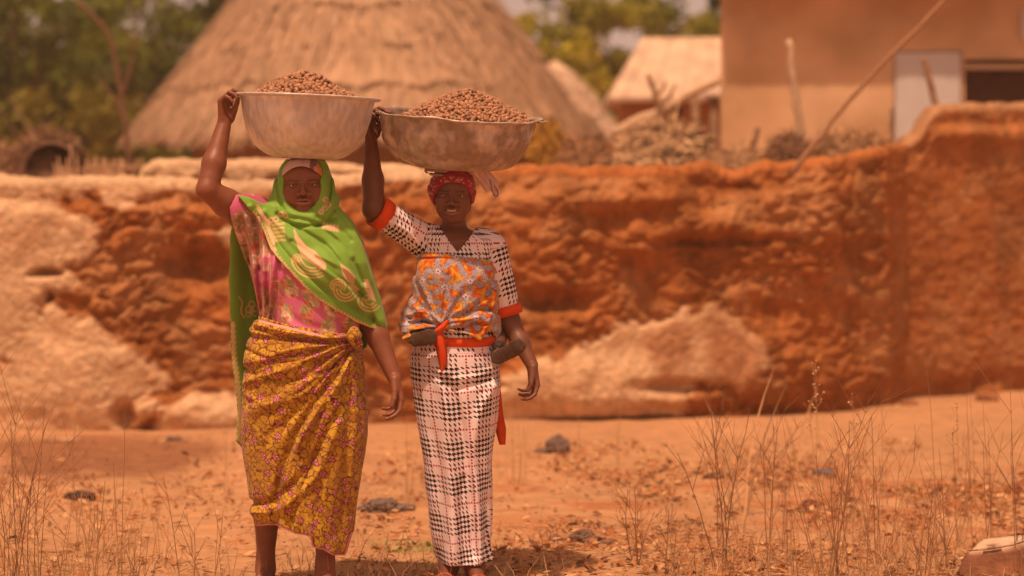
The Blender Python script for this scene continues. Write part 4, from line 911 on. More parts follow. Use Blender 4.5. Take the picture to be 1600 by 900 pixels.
# ------------------------------------------------------------------ the woman in the checked dress, and the baby on her back
Y2 = 10.25
def p2(px, py, dy=0.): return P(px, py, Y2+dy)
HD2 = {'o': p2(708.5, 304, -.02), 'R': np.array(Euler((math.radians(6), math.radians(2), math.radians(-2))).to_matrix())}
SK2 = (.19, .068, .038)
woman2 = root('person', (-.23, Y2, 0), 'smiling woman in a black and white checked dress carrying the dented basin', 'person')
CX2 = (708-800)*Y2/FPX
UA2 = (p2(668, 380, .0), p2(585, 327, -.12)); LA2 = (p2(766, 388, .01), p2(795, 500, .03))
def body2():
    G = Grid(axis(-.66, .16, .0062, [(-.31, -.14, .0022), (-.60, -.49, .0028), (.04, .14, .0028)]),
             axis(9.92, 10.50, .0052, [(10.09, 10.18, .0022), (10.18, 10.28, .0036)]),
             axis(-.09, 1.90, .0085, [(1.57, 1.67, .0055), (.84, 1.0, .006), (1.33, 1.575, .0022), (1.66, 1.84, .0028), (.65, .85, .0028)]))
    c = G.cone
    G.loft([.72, .9, 1.02, 1.15, 1.27], [CX2]*5, [Y2]*5, [.14, .13, .12, .135, .105], [.095, .09, .09, .095, .07], .0)
    G.ell(p2(708, 590), (.145, .10, .13), .05)
    for x in (682, 738): G.ell(p2(x, 432, -.075), (.06, .05, .06), .04)
    c(p2(678, 376), p2(757, 384), .052, .052, .05); c(p2(710, 385, .02), p2(709, 335, .01), .052, .046, .03)
    c(p2(700, 382, -.02), p2(722, 382, -.02), .045, .045, .04)
    S, E = UA2; W = p2(579.5, 214, -.02)
    c(S, E, .054, .043, .03); c(E, E*.6+W*.4, .043, .040, .02); c(E*.6+W*.4, W, .039, .0235, .02)
    hand(G, W, (.03, .0, 1), (.80, -.55, .05), -1, ((.75, .95, .45), (.85, .95, .4), (.9, 1.0, .4), (1.0, 1.0, .4)), spread=.16, sc_=.95,
         tpos=(W+[.034, .010, .043], W+[.042, .0, .067], W+[.047, -.012, .082]))
    S, E = LA2; W = p2(831, 570, -.05); M = E*.5+W*.5
    c(S, E, .052, .041, .03); c(E, M, .040, .0345, .02); c(M, W, .0345, .0245, .02)
    hand(G, W, (.12, -.10, -1), (-.90, -.38, .0), 1, ((.45, .6, .35), (.55, .7, .4), (.66, .8, .45), (.78, .85, .45)), thumb=((.22, .30, .25),), spread=.12, sc_=.95)
    A, B = p2(702, 880, -.02), p2(742, 884, -.06)
    c(p2(684, 620, .02), p2(694, 740, .02), .07, .045, .03); c(p2(694, 740, .02), A, .045, .034, .02); foot(G, np.array([A[0], A[1], .080+GZ]), (-.14, -1, 0), .92); c(A, [A[0], A[1], .080+GZ], .034, .034, .02)
    c(p2(736, 620, .01), p2(738, 740, .0), .07, .045, .03); c(p2(738, 740, .0), B, .045, .034, .02); foot(G, np.array([B[0], B[1], .080+GZ]), (.16, -1, 0), .92); c(B, [B[0], B[1], .080+GZ], .034, .034, .02)
    head(G, HD2, 1.14, 1.15, .0068, .90)
    V, Q = G.nets(); N = vnormals(V, Q); C = skin_paint(V, N, SK2, 42); C = head_paint(V, HD2, C, 1.14, .0068, .90, (.23, .08, .07))
    mk('body', V, Q, M_skin, woman2, None, C)
    for x in (-1, 1): eye(HD2, x, woman2, .90, 1.14)
    b = MB(); H = HD2
    for k in range(-4, 5): 
        x = k*.0042; T = lambda q: H['o']+H['R']@(np.array(q)*.90)
        b.tube([T((x, -.0975+abs(x)*.28, -.0560+abs(x)*.12)), T((x, -.0985+abs(x)*.28, -.0640+abs(x)*.16))], [.0023, .0020], 6, (.80, .72, .64))
    tag(b.build('teeth', M_eye, woman2), None, None, None, 'stuff')
    b = MB()
    for sx, dz in ((-1, 0), (1, 0)):
        e = H['o']+H['R']@(np.array([sx*.079, .006, -.033])*.90); b.tube([e, e+[0, -.003, -.012]], .0022, 6, (.75, .5, .2))
        t = np.linspace(0, 2*math.pi, 14); b.tube([e+np.array([math.sin(q)*.0065, -.003, -.030+math.cos(q)*.018]) for q in t], .0013, 5, (.75, .5, .2))
        b.build('earring', material('brass', (.75, .45, .15), .3, metal=1), woman2); b = MB()
tz2 = [362, 375, 400, 430, 460, 500, 530, 560, 600, 650, 700, 740, 780, 820, 850, 876, 892]
tL2 = np.array([676, 660, 655, 656, 656, 652, 645, 640, 643, 650, 658, 664, 669, 675, 680, 684, 687.]); tR2 = np.array([742, 770, 775, 776, 775, 776, 778, 781, 782, 778, 772, 769, 767, 766, 766, 769, 773.])
tb2 = np.array([.062, .085, .118, .135, .125, .12, .13, .14, .145, .14, .13, .125, .122, .12, .12, .122, .125])
def core2(G, o, i0=0, i1=17):
    G.loft([p2(0, y)[2] for y in tz2[i0:i1]], ((tL2+tR2)/2-800)[i0:i1]*Y2/FPX, [Y2]*(i1-i0), ((tR2-tL2)/2*Y2/FPX+o)[i0:i1], tb2[i0:i1]+o, 0, e=2.15)
def dress2():
    G = Grid(axis(-.62, .02, .0038), axis(10.04, 10.44, .0040), axis(.01, 1.42, .0038))
    core2(G, 0)
    for x in (682, 738): G.ell(p2(x, 432, -.085), (.066, .056, .066), .03)
    G.cone(p2(683, 378, 0), p2(752, 382, 0), .062, .062, .04, m=.04)
    def arm(ax_, t1, r0, r1):
        S, E = ax_; e = S+(E-S)*t1; d = (E-S)/np.linalg.norm(E-S)
        lo, hi = np.minimum(S, e)-.1, np.maximum(S, e)+.1; w = G.win(lo, hi); X, Y, Z = G.xyz(w); pa = [X-S[0], Y-S[1], Z-S[2]]; L_ = np.linalg.norm(e-S)
        t = np.clip((pa[0]*d[0]+pa[1]*d[1]+pa[2]*d[2])/L_, 0, 1); dd = np.sqrt(sum((pa[q]-d[q]*t*L_)**2 for q in range(3)))-(r0+(r1-r0)*t)
        cut = (X-e[0])*d[0]+(Y-e[1])*d[1]+(Z-e[2])*d[2]; G.put(np.maximum(dd, cut), w, .03)
    arm(UA2, .80, .068, .058); arm(LA2, .82, .066, .056)
    w = G.win((CX2-.2, 10, 1.2), (CX2+.2, 10.5, 1.45)); 
    prism(G, Y2-.09, [(676, 320), (681, 345), (697, 370), (714, 393), (716, 393), (733, 372), (747, 350), (752, 320)], 's', y1=Y2+.075, w=w)
    def folds(x, y, z):
        a, b = 800+x*FPX/Y2, HOR-(z-CAMZ)*FPX/Y2; fr = smooth(.08, -.02, y-Y2); n = fbm(x*8, z*3, 0, 3, 81)
        low = smooth(620, 760, b); f = .010*low*np.sin((a-708)*.20-(b-600)*.02+5*n)+.011*(fbm(x*9, z*5, y*9, 3, 82)-.5)
        th = np.arctan2(x-CX2, -(y-Y2)); return f*fr+(1-fr)*.006*np.sin(th*12)*smooth(560, 700, b)
    G.disp(folds)
    crease(G, Y2, [([(700, 590), (716, 640), (728, 700), (735, 760), (742, 860)], .017, 7), ([(690, 580), (700, 640), (706, 720), (708, 820), (706, 880)], -.012, 10), ([(775, 600), (752, 640), (742, 700), (748, 780), (756, 870)], -.013, 8),
                   ([(764, 590), (735, 600), (712, 606)], .006, 4), ([(772, 575), (740, 585), (705, 588)], -.005, 5), ([(650, 560), (680, 580), (700, 600)], .006, 4), ([(724, 740), (722, 800), (728, 870)], .010, 4),
                   ([(600, 352), (625, 372), (650, 392)], .006, 3), ([(612, 346), (640, 362), (664, 392)], -.006, 3), ([(650, 366), (660, 385), (662, 400)], .006, 3), ([(770, 390), (764, 410), (768, 440)], .006, 3)])
    hem = [(560, 300), (820, 300), (830, 700), (790, 893), (773, 890), (772, 880), (740, 884), (712, 883), (686, 883), (640, 886)]; prism(G, Y2-.1, hem)
    G.loft([-.1, .03, .10, .14], [CX2+.04]*4, [Y2]*4, [.075, .07, .06, .02], [.085, .08, .07, .02], .01, 's')
    V, Q = G.nets(); V = relax(V, Q, 1, .4)
    zz_ = V[:, 2]; zt_ = np.array([p2(0, q)[2] for q in tz2]); o_ = np.argsort(zt_); hw = np.interp(zz_, zt_[o_], ((tR2-tL2)/2*Y2/FPX)[o_]); ua = np.arcsin(np.clip((V[:, 0]-CX2-.002)/(hw+.012), -.99, .99)); ua = np.where(V[:, 1] < Y2, ua, np.sign(ua)*math.pi-ua)
    u = (np.arctan2(V[:, 0]-CX2, -(V[:, 1]-Y2))*.35+ua*.65)*.165; v = V[:, 2]-.10*np.abs(u)*(V[:, 2] < .8); u = u+.07*np.sin((V[:, 2]-.2)*2.2)*(V[:, 2] < .85)
    def sleeve(u, v, ax_, m):
        S, E = ax_; d = (E-S)/np.linalg.norm(E-S); q = V-S; t = q@d; e1 = np.cross(d, [0, 1., 0]); e1 /= np.linalg.norm(e1); e2 = np.cross(d, e1); an = np.arctan2(q@e1, q@e2)
        return np.where(m, an*.055, u), np.where(m, t+.03, v)
    d1 = (V-UA2[0])@((UA2[1]-UA2[0])/np.linalg.norm(UA2[1]-UA2[0])); d2 = (V-LA2[0])@((LA2[1]-LA2[0])/np.linalg.norm(LA2[1]-LA2[0]))
    u, v = sleeve(u, v, UA2, (V[:, 0] < UA2[0][0]) & (d1 > .02) & (V[:, 2] > 1.1)); rr = np.linalg.norm(np.cross(V-LA2[0], (LA2[1]-LA2[0])/np.linalg.norm(LA2[1]-LA2[0])), axis=1)
    u, v = sleeve(u, v, LA2, (rr < .075) & (V[:, 0] > LA2[0][0]-.01) & (d2 > 0))
    C = np.stack([u+1, v+1, 0*u], 1)
    tag(mk('dress', V, Q, M_check, woman2, None, C), 'long black and white houndstooth check dress with thin red lines')
    for (S, E), t0, t1, r in ((UA2, .79, .97, .0605), (LA2, .80, .93, .0590)):
        d = (E-S)/np.linalg.norm(E-S); c0, c1 = S+(E-S)*t0, S+(E-S)*t1; e1 = np.cross(d, [0, 1., 0]); e1 /= np.linalg.norm(e1); e2 = np.cross(d, e1); n = 40; th = np.arange(n)*2*math.pi/n; rings = []
        for c_, rr_ in ((c0, r-.004), (c0, r), (c0*.5+c1*.5, r+.0035), (c1, r+.002), (c1, r-.010), (c0, r-.012)): rings.append(c_+rr_*(np.cos(th)[:, None]*e1+np.sin(th)[:, None]*e2)*(1+.02*np.sin(3*th))[:, None])
        Vc = np.concatenate(rings); q = np.arange(n); k = (q+1) % n; F = np.concatenate([np.stack([q+i*n, k+i*n, k+(i+1)*n, q+(i+1)*n], 1) for i in range(5)])
        tag(mk('cuff', Vc, F, M_orange, woman2), 'plain orange sleeve cuff')
M_orange = material('orange_cloth', (.74, .085, .018), .8, noise=(40, .1), bump=[(60, .2, .004)], spec=.15)
def wrap2():
    G = Grid(axis(-.46, -.02, .0031), axis(10.02, 10.62, .0038), axis(.84, 1.25, .0031))
    py_ = [392, 400, 430, 460, 490, 515, 535, 550]; L = np.array([656, 652, 646, 641, 635, 631, 632, 640.]); R = np.array([770, 775, 779, 781, 782, 784, 782, 778.])
    G.loft([p2(0, y)[2] for y in py_], ((L+R)/2-800)*Y2/FPX, [Y2]*8, (R-L)/2*Y2/FPX, [.13, .142, .162, .165, .160, .155, .15, .15], 0, e=2.2)
    for x in (682, 738): G.ell(p2(x, 432, -.088), (.075, .066, .07), .04, m=.05)
    G.ell(p2(708, 470, .18), (.155, .14, .18), .06, m=.05)
    G.cone(p2(640, 500, -.02), p2(646, 528, -.10), .05, .038, .03)
    prism(G, Y2-.12, [(640, 398), (665, 396), (710, 398), (752, 404), (786, 412), (790, 500), (786, 520), (776, 532), (768, 520), (758, 520), (750, 531), (738, 522), (722, 516), (700, 514), (684, 520), (672, 510), (655, 508), (642, 520), (640, 545), (632, 538), (620, 520), (625, 480)], y1=Y2+.04)
    K = (690., 508.)
    def folds(x, y, z):
        a, b = 800+x*FPX/Y2, HOR-(z-CAMZ)*FPX/Y2; fr = smooth(.10, -.02, y-Y2); dx, dy = a-K[0], K[1]-b; r = np.hypot(dx, dy)+1; ph = np.arctan2(dy, dx); n = fbm(ph*4, r*.02, 0, 3, 91)
        return fr*(.0060*smooth(6, 20, r)*(1-smooth(50, 110, r))*np.sin(ph*13+6*n)+.012*(fbm(x*16, z*14, y*10, 3, 92)-.5))+.006*(1-fr)*np.sin(z*60+x*20)
    G.disp(folds)
    crease(G, Y2, [([(640, 505), (665, 500), (690, 505), (715, 490), (750, 480), (780, 488)], .010, 3), ([(650, 512), (680, 506), (710, 500), (750, 492)], -.009, 3), ([(690, 508), (720, 500), (760, 505)], .009, 2.6), ([(640, 490), (665, 484), (690, 500)], -.008, 3),
                   ([(655, 404), (700, 402), (740, 406), (775, 414)], .006, 2), ([(775, 430), (760, 460), (730, 485)], .008, 4), ([(650, 420), (655, 450), (672, 485)], .007, 4), ([(700, 430), (706, 460), (700, 490)], .005, 5), ([(778, 450), (768, 490), (755, 520)], -.007, 3), ([(716, 512), (734, 505), (750, 500)], .009, 2.5)])
    V, Q = G.nets(); V = relax(V, Q, 1, .4)
    u = np.arctan2(V[:, 0]-CX2, -(V[:, 1]-Y2))*.17; v = V[:, 2]; C = print_ankara(u*.94+v*.34+3, v*.94-u*.34+3)
    tag(mk('baby_wrap', V, Q, M_cloth, woman2, None, C), 'orange and lilac wax print cloth tied round the chest')
def ribbon(pts, wid, thick=.004):
    """flat band along points lying on the body; wid per point"""
    pts = np.asarray(pts, float); t = np.gradient(pts, axis=0); t /= np.linalg.norm(t, axis=1)[:, None]
    return pts, t
def belt2():
    b = MB(); n = 72; th = np.linspace(-math.pi, math.pi, n, endpoint=False); z0 = p2(0, 530)[2]
    up = np.array([0, 0, 1.]); ring = []
    for a in th:
        x_, y_ = math.sin(a), -math.cos(a); sag = -.010*max(0, -y_)*(1+.8*math.sin(a*1.0)); py = 520+11*math.cos(a-.35) if abs(a) < 1.7 else 520
        z = p2(0, py+4, -.1)[2]; Ls = np.interp(py, tz2, tL2); Rs = np.interp(py, tz2, tR2); bb = np.interp(py, tz2, tb2); A = (Rs-Ls)/2*Y2/FPX; cx = ((Rs+Ls)/2-800)*Y2/FPX
        e = 2/2.15; px_ = math.copysign(abs(x_)**e, x_); pq = math.copysign(abs(y_)**e, y_)
        for dz, o in ((.017, .004), (.006, .011), (-.008, .011), (-.018, .004)): ring.append([cx+(A+o)*px_, Y2+(bb+o)*pq, z+dz])
    V = np.array(ring); i = np.arange(n)[:, None]*4; j = np.arange(3)[None]; k = ((np.arange(n)+1) % n)[:, None]*4
    b.add(V, np.stack([i+j, i+j+1, k+j+1, k+j], -1).reshape(-1, 4)); bl = b.build('belt', M_orange, woman2)
    def strip(path, wd, name):
        b = MB(); path = spline(path, 5); m = len(path); wd = np.interp(np.linspace(0, 1, m), np.linspace(0, 1, len(wd)), wd); V = []
        for q in range(m):
            w_ = wd[q]; c = path[q]; V += [c+[-w_, .002, 0], c+[-w_*.3, -.006, 0], c+[w_*.4, -.004, 0], c+[w_, .003, 0], c+[w_*.4, .006, 0], c+[-w_*.3, .005, 0]]
        i = np.arange(m-1)[:, None]*6; j = np.arange(6)[None]; k = (j+1) % 6; b.add(V, np.stack([i+j, i+6+j, i+6+k, i+k], -1).reshape(-1, 4)); b.build(name, M_orange, bl)
    strip([p2(684, 514, -.155), p2(687, 530, -.163), p2(690, 550, -.160), p2(692, 568, -.152), p2(690, 583, -.148)], [.014, .019, .021, .015, .003], 'belt_end')
    strip([p2(700, 500, -.165), p2(692, 510, -.170), p2(685, 517, -.168), p2(680, 527, -.158)], [.008, .016, .018, .006], 'belt_knot')
    strip([p2(776, 560, .05), p2(777, 600, .07), p2(779, 645, .07), p2(782, 670, .06), p2(785, 695, .05)], [.010, .012, .018, .022, .012], 'belt_end')
def kerchief2():
    o = HD2['o']; G = Grid(axis(o[0]-.12, o[0]+.115, .0022), axis(o[1]-.13, o[1]+.15, .0026), axis(o[2]-.06, 1.573, .0022))
    G.ell(o+[-.004, .016, .022], (.094, .100, .096)); G.ell(o+[0, -.040, .046], (.070, .054, .056), .02); G.cone(o+[-.07, .02, .02], o+[-.068, .04, -.02], .026, .014, .02); G.cone(o+[0, .09, -.01], o+[0, .12, -.05], .035, .012, .02)
    w = tuple(slice(0, len(q)) for q in G.a); X, Y, Z = G.xyz(w)
    G.put((o[2]+.047-6.0*np.abs(X-o[0])**2-.75*np.maximum(Y-(o[1]-.07), 0))-Z, w, 0, 'i'); G.put(Z-1.568+0*X+0*Y, w, 0, 'i')
    crease(G, Y2, [([(668, 272), (672, 290), (682, 303)], .004, 2), ([(742, 275), (744, 290), (740, 302)], .004, 2), ([(675, 276), (700, 269), (735, 276)], .003, 1.6)])
    V, Q = G.nets(); px, py = proj(V, Y2-.1); C = np.tile([.34, .028, .045], (len(V), 1)); F1, F2, dx, dy, h = cells(px/5.2, py/3.6, 66); k = np.abs(F1-.26) < .10
    band = (1-smooth(3.5, 5, np.abs((py-287)+ .016*(px-708)**2*0 + 7-.010*(px-708)**2))); C = mixc(C, [.62, .38, .36], k*(h > .35)*np.clip(band+(fbm(px*.06, py*.06, 0, 2, 4) > .56)*.8, 0, 1)*.9)
    tag(mk('head_kerchief', V, Q, M_cloth, woman2, None, C), 'dark red kerchief with small white motifs')
def pad2():
    G = Grid(axis(-.37, -.01, .0024), axis(10.05, 10.36, .003), axis(1.42, 1.60, .0024)); z = 1.566
    G.cone(p2(668, 266, -.05), p2(695, 266, -.10), .013, .014, 0); G.cone(p2(674, 271, -.07), p2(690, 272, -.095), .009, .009, .008); G.cone(p2(695, 264, -.09), p2(742, 262, -.06), .008, .008, .01)
    G.cone(p2(738, 264, -.07), p2(752, 270, -.05), .022, .026, .012); G.cone(p2(752, 270, -.05), p2(766, 288, -.05), .030, .032, .014, flat=((.3, 1, 0), .5)); G.cone(p2(766, 288, -.05), p2(775, 303, -.05), .028, .014, .01, flat=((.3, 1, 0), .5))
    w = tuple(slice(0, len(q)) for q in G.a); X, Y, Z = G.xyz(w); G.put(Z-1.577+0*X+0*Y, w, 0, 'i')
    crease(G, Y2, [([(748, 268), (758, 285), (768, 302)], .009, 2.2), ([(757, 268), (768, 285), (776, 300)], .007, 1.8), ([(668, 268), (690, 271), (708, 272)], .006, 1.6)])
    V, Q = G.nets(); V = relax(V, Q, 1); px, py = proj(V, Y2-.1); C = np.array([.60, .47, .46])*(.9+.2*fbm(px*.1, py*.1, 0, 3, 8))[:, None]
    C = C*(1-.45*(1-smooth(735, 745, px)))[:, None]*np.array([1, .9, .85]); C = mixc(C, [.20, .07, .10], (1-smooth(.5, 1.0, polyd(px, py, spline([(765, 281), (768, 292), (770, 302), (776, 307), (778, 300), (772, 290)], 5), False)))); C = mixc(C, [.24, .04, .06], (1-smooth(.6, 1.2, np.abs(py-293-.8*(px-748))))*(px < 750))
    o = mk('folded_cloth', V, Q, M_cloth, None, (-.20, Y2, 1.55), C); tag(o, 'white folded cloth squeezed between the red kerchief and the dented basin', 'cloth')
def baby():
    r0 = root('person', (CX2, Y2+.2, .9), 'baby tied on the back of the woman, both dark shoes showing at her waist', 'person')
    G = Grid(axis(-.48, .12, .004), axis(10.06, 10.62, .004), axis(.80, 1.33, .004))
    c = G.cone; hp = lambda x, y, d: p2(x, y, d)
    G.ell(hp(708, 410, .27), (.062, .068, .078)); G.ell(hp(708, 416, .225), (.05, .035, .05), .02); c(hp(708, 440, .24), hp(708, 425, .26), .03, .03, .02); c(hp(708, 450, .22), hp(708, 500, .20), .075, .085, .03)
    for s in (-1, 1):
        c(hp(708+s*16, 445, .21), hp(708+s*38, 452, .14), .028, .022, .02); c(hp(708+s*38, 452, .14), hp(708+s*30, 440, .10), .021, .016, .01); G.ell(hp(708+s*24, 408, .27), (.006, .014, .02), .004)
    c(hp(690, 505, .17), hp(642, 508, .04), .048, .036, .02); c(hp(642, 508, .04), hp(655, 524, -.105), .034, .024, .015)
    c(hp(726, 505, .17), hp(782, 520, .05), .048, .036, .02); c(hp(782, 520, .05), hp(779, 541, -.07), .033, .024, .015)
    V, Q = G.nets(); n = fbm(V[:, 0]*14, V[:, 2]*14, 0, 3, 3); mk('body', V, Q, M_skin, r0, None, np.array([.15, .055, .035])*(.88+.24*n)[:, None])
    for a_, b_, ank, lab in ((hp(650, 531, -.150), hp(671, 526, -.170), hp(655, 522, -.11), 0), (hp(778, 559, -.110), hp(809, 541, -.150), hp(780, 543, -.08), 1)):
        G = Grid(axis(min(a_[0], b_[0])-.07, max(a_[0], b_[0])+.07, .0022), axis(min(a_[1], b_[1])-.06, max(ank[1], a_[1])+.06, .0022), axis(min(a_[2], b_[2])-.07, max(ank[2], b_[2])+.06, .0022))
        G.cone(a_, b_, .024, .028, 0, flat=((0, 1, .1), .6)); sole = np.array([0, -.014, 0]); G.cone(a_+sole, b_+sole, .0275, .0325, .003, flat=((0, 1, .1), .22)); G.cone(a_+[0, .02, .004], ank, .028, .029, .015)
        G.disp(lambda x, y, z: .0020*(fbm(x*150, z*150, 0, 2, 9) > .5), .01)
        V, Q = G.nets(); f = fbm(V[:, 0]*60, V[:, 2]*60, 0, 3, 7); C = np.array([.045, .022, .018])*(.6+.9*f)[:, None]; t_ = ((V[:, 0]-a_[0])*(b_[0]-a_[0])+(V[:, 2]-a_[2])*(b_[2]-a_[2]))/((b_[0]-a_[0])**2+(b_[2]-a_[2])**2); yl = a_[1]+(b_[1]-a_[1])*t_; so = smooth(.004, -.002, V[:, 1]-yl); tr = (np.sin(t_*30) > .2); C = mixc(C, [.13, .075, .05], so*(.62+.2*tr)*(.5+.8*f)); C = mixc(C, [.20, .12, .08], np.exp(-((V[:, 1]-yl-.003)/.0025)**2)*.8)
        mk('shoe', V, Q, M_shoe, r0, None, C)
M_shoe = material('shoe_rubber', attr=True, rough=.7, spec=.3, bump=[(220, .4, .003)])

def check_material():
    """glen check woven thread by thread in the shader; the mesh carries the cloth coordinates"""
    m = bpy.data.materials.new('check_cloth'); m.use_nodes = True; N, L = m.node_tree.nodes, m.node_tree.links; b = N['Principled BSDF']; b.inputs['Roughness'].default_value = .85; b.inputs['Specular IOR Level'].default_value = .15
    a = N.new('ShaderNodeAttribute'); a.attribute_name = 'Col'; sx = N.new('ShaderNodeSeparateXYZ'); L.new(a.outputs['Vector'], sx.inputs[0])
    def M(op, x, y=None, z=None):
        n = N.new('ShaderNodeMath'); n.operation = op
        for q, v in enumerate((x, y, z)):
            if v is None: continue
            if isinstance(v, (int, float)): n.inputs[q].default_value = v
            else: L.new(v, n.inputs[q])
        return n.outputs[0]
    TH = .0024
    i, j = M('FLOOR', M('DIVIDE', sx.outputs[0], TH)), M('FLOOR', M('DIVIDE', sx.outputs[1], TH))
    dark = lambda k: M('MULTIPLY', M('LESS_THAN', M('FLOORED_MODULO', k, 60), 31.5), M('LESS_THAN', M('FLOORED_MODULO', k, 8), 3.5))
    red = lambda k: M('LESS_THAN', M('ABSOLUTE', M('SUBTRACT', M('FLOORED_MODULO', k, 60), 46)), 1.1)
    top = M('LESS_THAN', M('FLOORED_MODULO', M('ADD', i, j), 8), 3.5); nt_ = M('SUBTRACT', 1, top); di, dj = dark(i), dark(j)
    d = M('MAXIMUM', M('ADD', M('MULTIPLY', top, di), M('MULTIPLY', nt_, dj)), M('MULTIPLY', di, dj))
    r = M('MAXIMUM', M('MULTIPLY', red(i), M('LESS_THAN', M('FLOORED_MODULO', j, 5), 2.5)), M('MULTIPLY', red(j), M('LESS_THAN', M('FLOORED_MODULO', i, 5), 2.5)))
    m1 = N.new('ShaderNodeMix'); m1.data_type = 'RGBA'; m1.inputs[6].default_value = (.86, .72, .76, 1); m1.inputs[7].default_value = (.38, .03, .06, 1); L.new(r, m1.inputs[0])
    m2 = N.new('ShaderNodeMix'); m2.data_type = 'RGBA'; L.new(m1.outputs[2], m2.inputs[6]); m2.inputs[7].default_value = (.035, .016, .016, 1); L.new(d, m2.inputs[0]); L.new(m2.outputs[2], b.inputs['Base Color'])
    tc = N.new('ShaderNodeTexCoord'); nz = N.new('ShaderNodeTexNoise'); nz.inputs['Scale'].default_value = 30; nz.inputs['Detail'].default_value = 4; L.new(tc.outputs['Object'], nz.inputs[0]); bn = N.new('ShaderNodeBump'); bn.inputs['Strength'].default_value = .25; bn.inputs['Distance'].default_value = .006; L.new(nz.outputs[0], bn.inputs['Height']); L.new(bn.outputs[0], b.inputs['Normal'])
    return m
M_check = check_material()
body2(); dress2(); wrap2(); belt2(); kerchief2(); pad2(); baby()
_k = p2(702, 880, -.02); sandals(woman2, (_k[0], _k[1]), (-.14, -1), ((.30, .10, .06), (.55, .10, .06)), .92)
_k = p2(742, 884, -.06); sandals(woman2, (_k[0], _k[1]), (.16, -1), ((.30, .10, .06), (.55, .10, .06)), .92)

# ------------------------------------------------------------------ basins and the shea nuts in them
def basin_metal(name, c1, c2, scale, rough, amt=(.40, .62)):
    m = bpy.data.materials.new(name); m.use_nodes = True; t = m.node_tree; N, L = t.nodes, t.links; b = N['Principled BSDF']
    tc = N.new('ShaderNodeTexCoord'); n1 = N.new('ShaderNodeTexNoise'); n1.inputs['Scale'].default_value = scale; n1.inputs['Detail'].default_value = 8; L.new(tc.outputs['Object'], n1.inputs[0])
    r = N.new('ShaderNodeMapRange'); r.inputs[1].default_value, r.inputs[2].default_value = amt; L.new(n1.outputs[0], r.inputs[0])
    mx = N.new('ShaderNodeMix'); mx.data_type = 'RGBA'; mx.inputs[6].default_value = (*c1, 1); mx.inputs[7].default_value = (*c2, 1); L.new(r.outputs[0], mx.inputs[0])
    n2 = N.new('ShaderNodeTexNoise'); n2.inputs['Scale'].default_value = 45; n2.inputs['Detail'].default_value = 6; mp = N.new('ShaderNodeMapping'); mp.inputs['Scale'].default_value = (1, 1, .35); L.new(tc.outputs['Object'], mp.inputs[0]); L.new(mp.outputs[0], n2.inputs[0])
    r2 = N.new('ShaderNodeMapRange'); r2.inputs[1].default_value = .35; r2.inputs[2].default_value = .65; r2.inputs[3].default_value = .82; r2.inputs[4].default_value = 1.1; L.new(n2.outputs[0], r2.inputs[0])
    m2 = N.new('ShaderNodeMix'); m2.data_type = 'RGBA'; m2.blend_type = 'MULTIPLY'; m2.inputs[0].default_value = 1; L.new(mx.outputs[2], m2.inputs[6]); L.new(r2.outputs[0], m2.inputs[7]); L.new(m2.outputs[2], b.inputs['Base Color'])
    mr = N.new('ShaderNodeMapRange'); mr.inputs[3].default_value = rough; mr.inputs[4].default_value = .8; L.new(r.outputs[0], mr.inputs[0]); L.new(mr.outputs[0], b.inputs['Roughness'])
    mm = N.new('ShaderNodeMapRange'); mm.inputs[3].default_value = .60; mm.inputs[4].default_value = .15; L.new(r.outputs[0], mm.inputs[0]); L.new(mm.outputs[0], b.inputs['Metallic'])
    bn = N.new('ShaderNodeBump'); bn.inputs['Strength'].default_value = .4; bn.inputs['Distance'].default_value = .005; L.new(n1.outputs[0], bn.inputs['Height']); L.new(bn.outputs[0], b.inputs['Normal'])
    return m
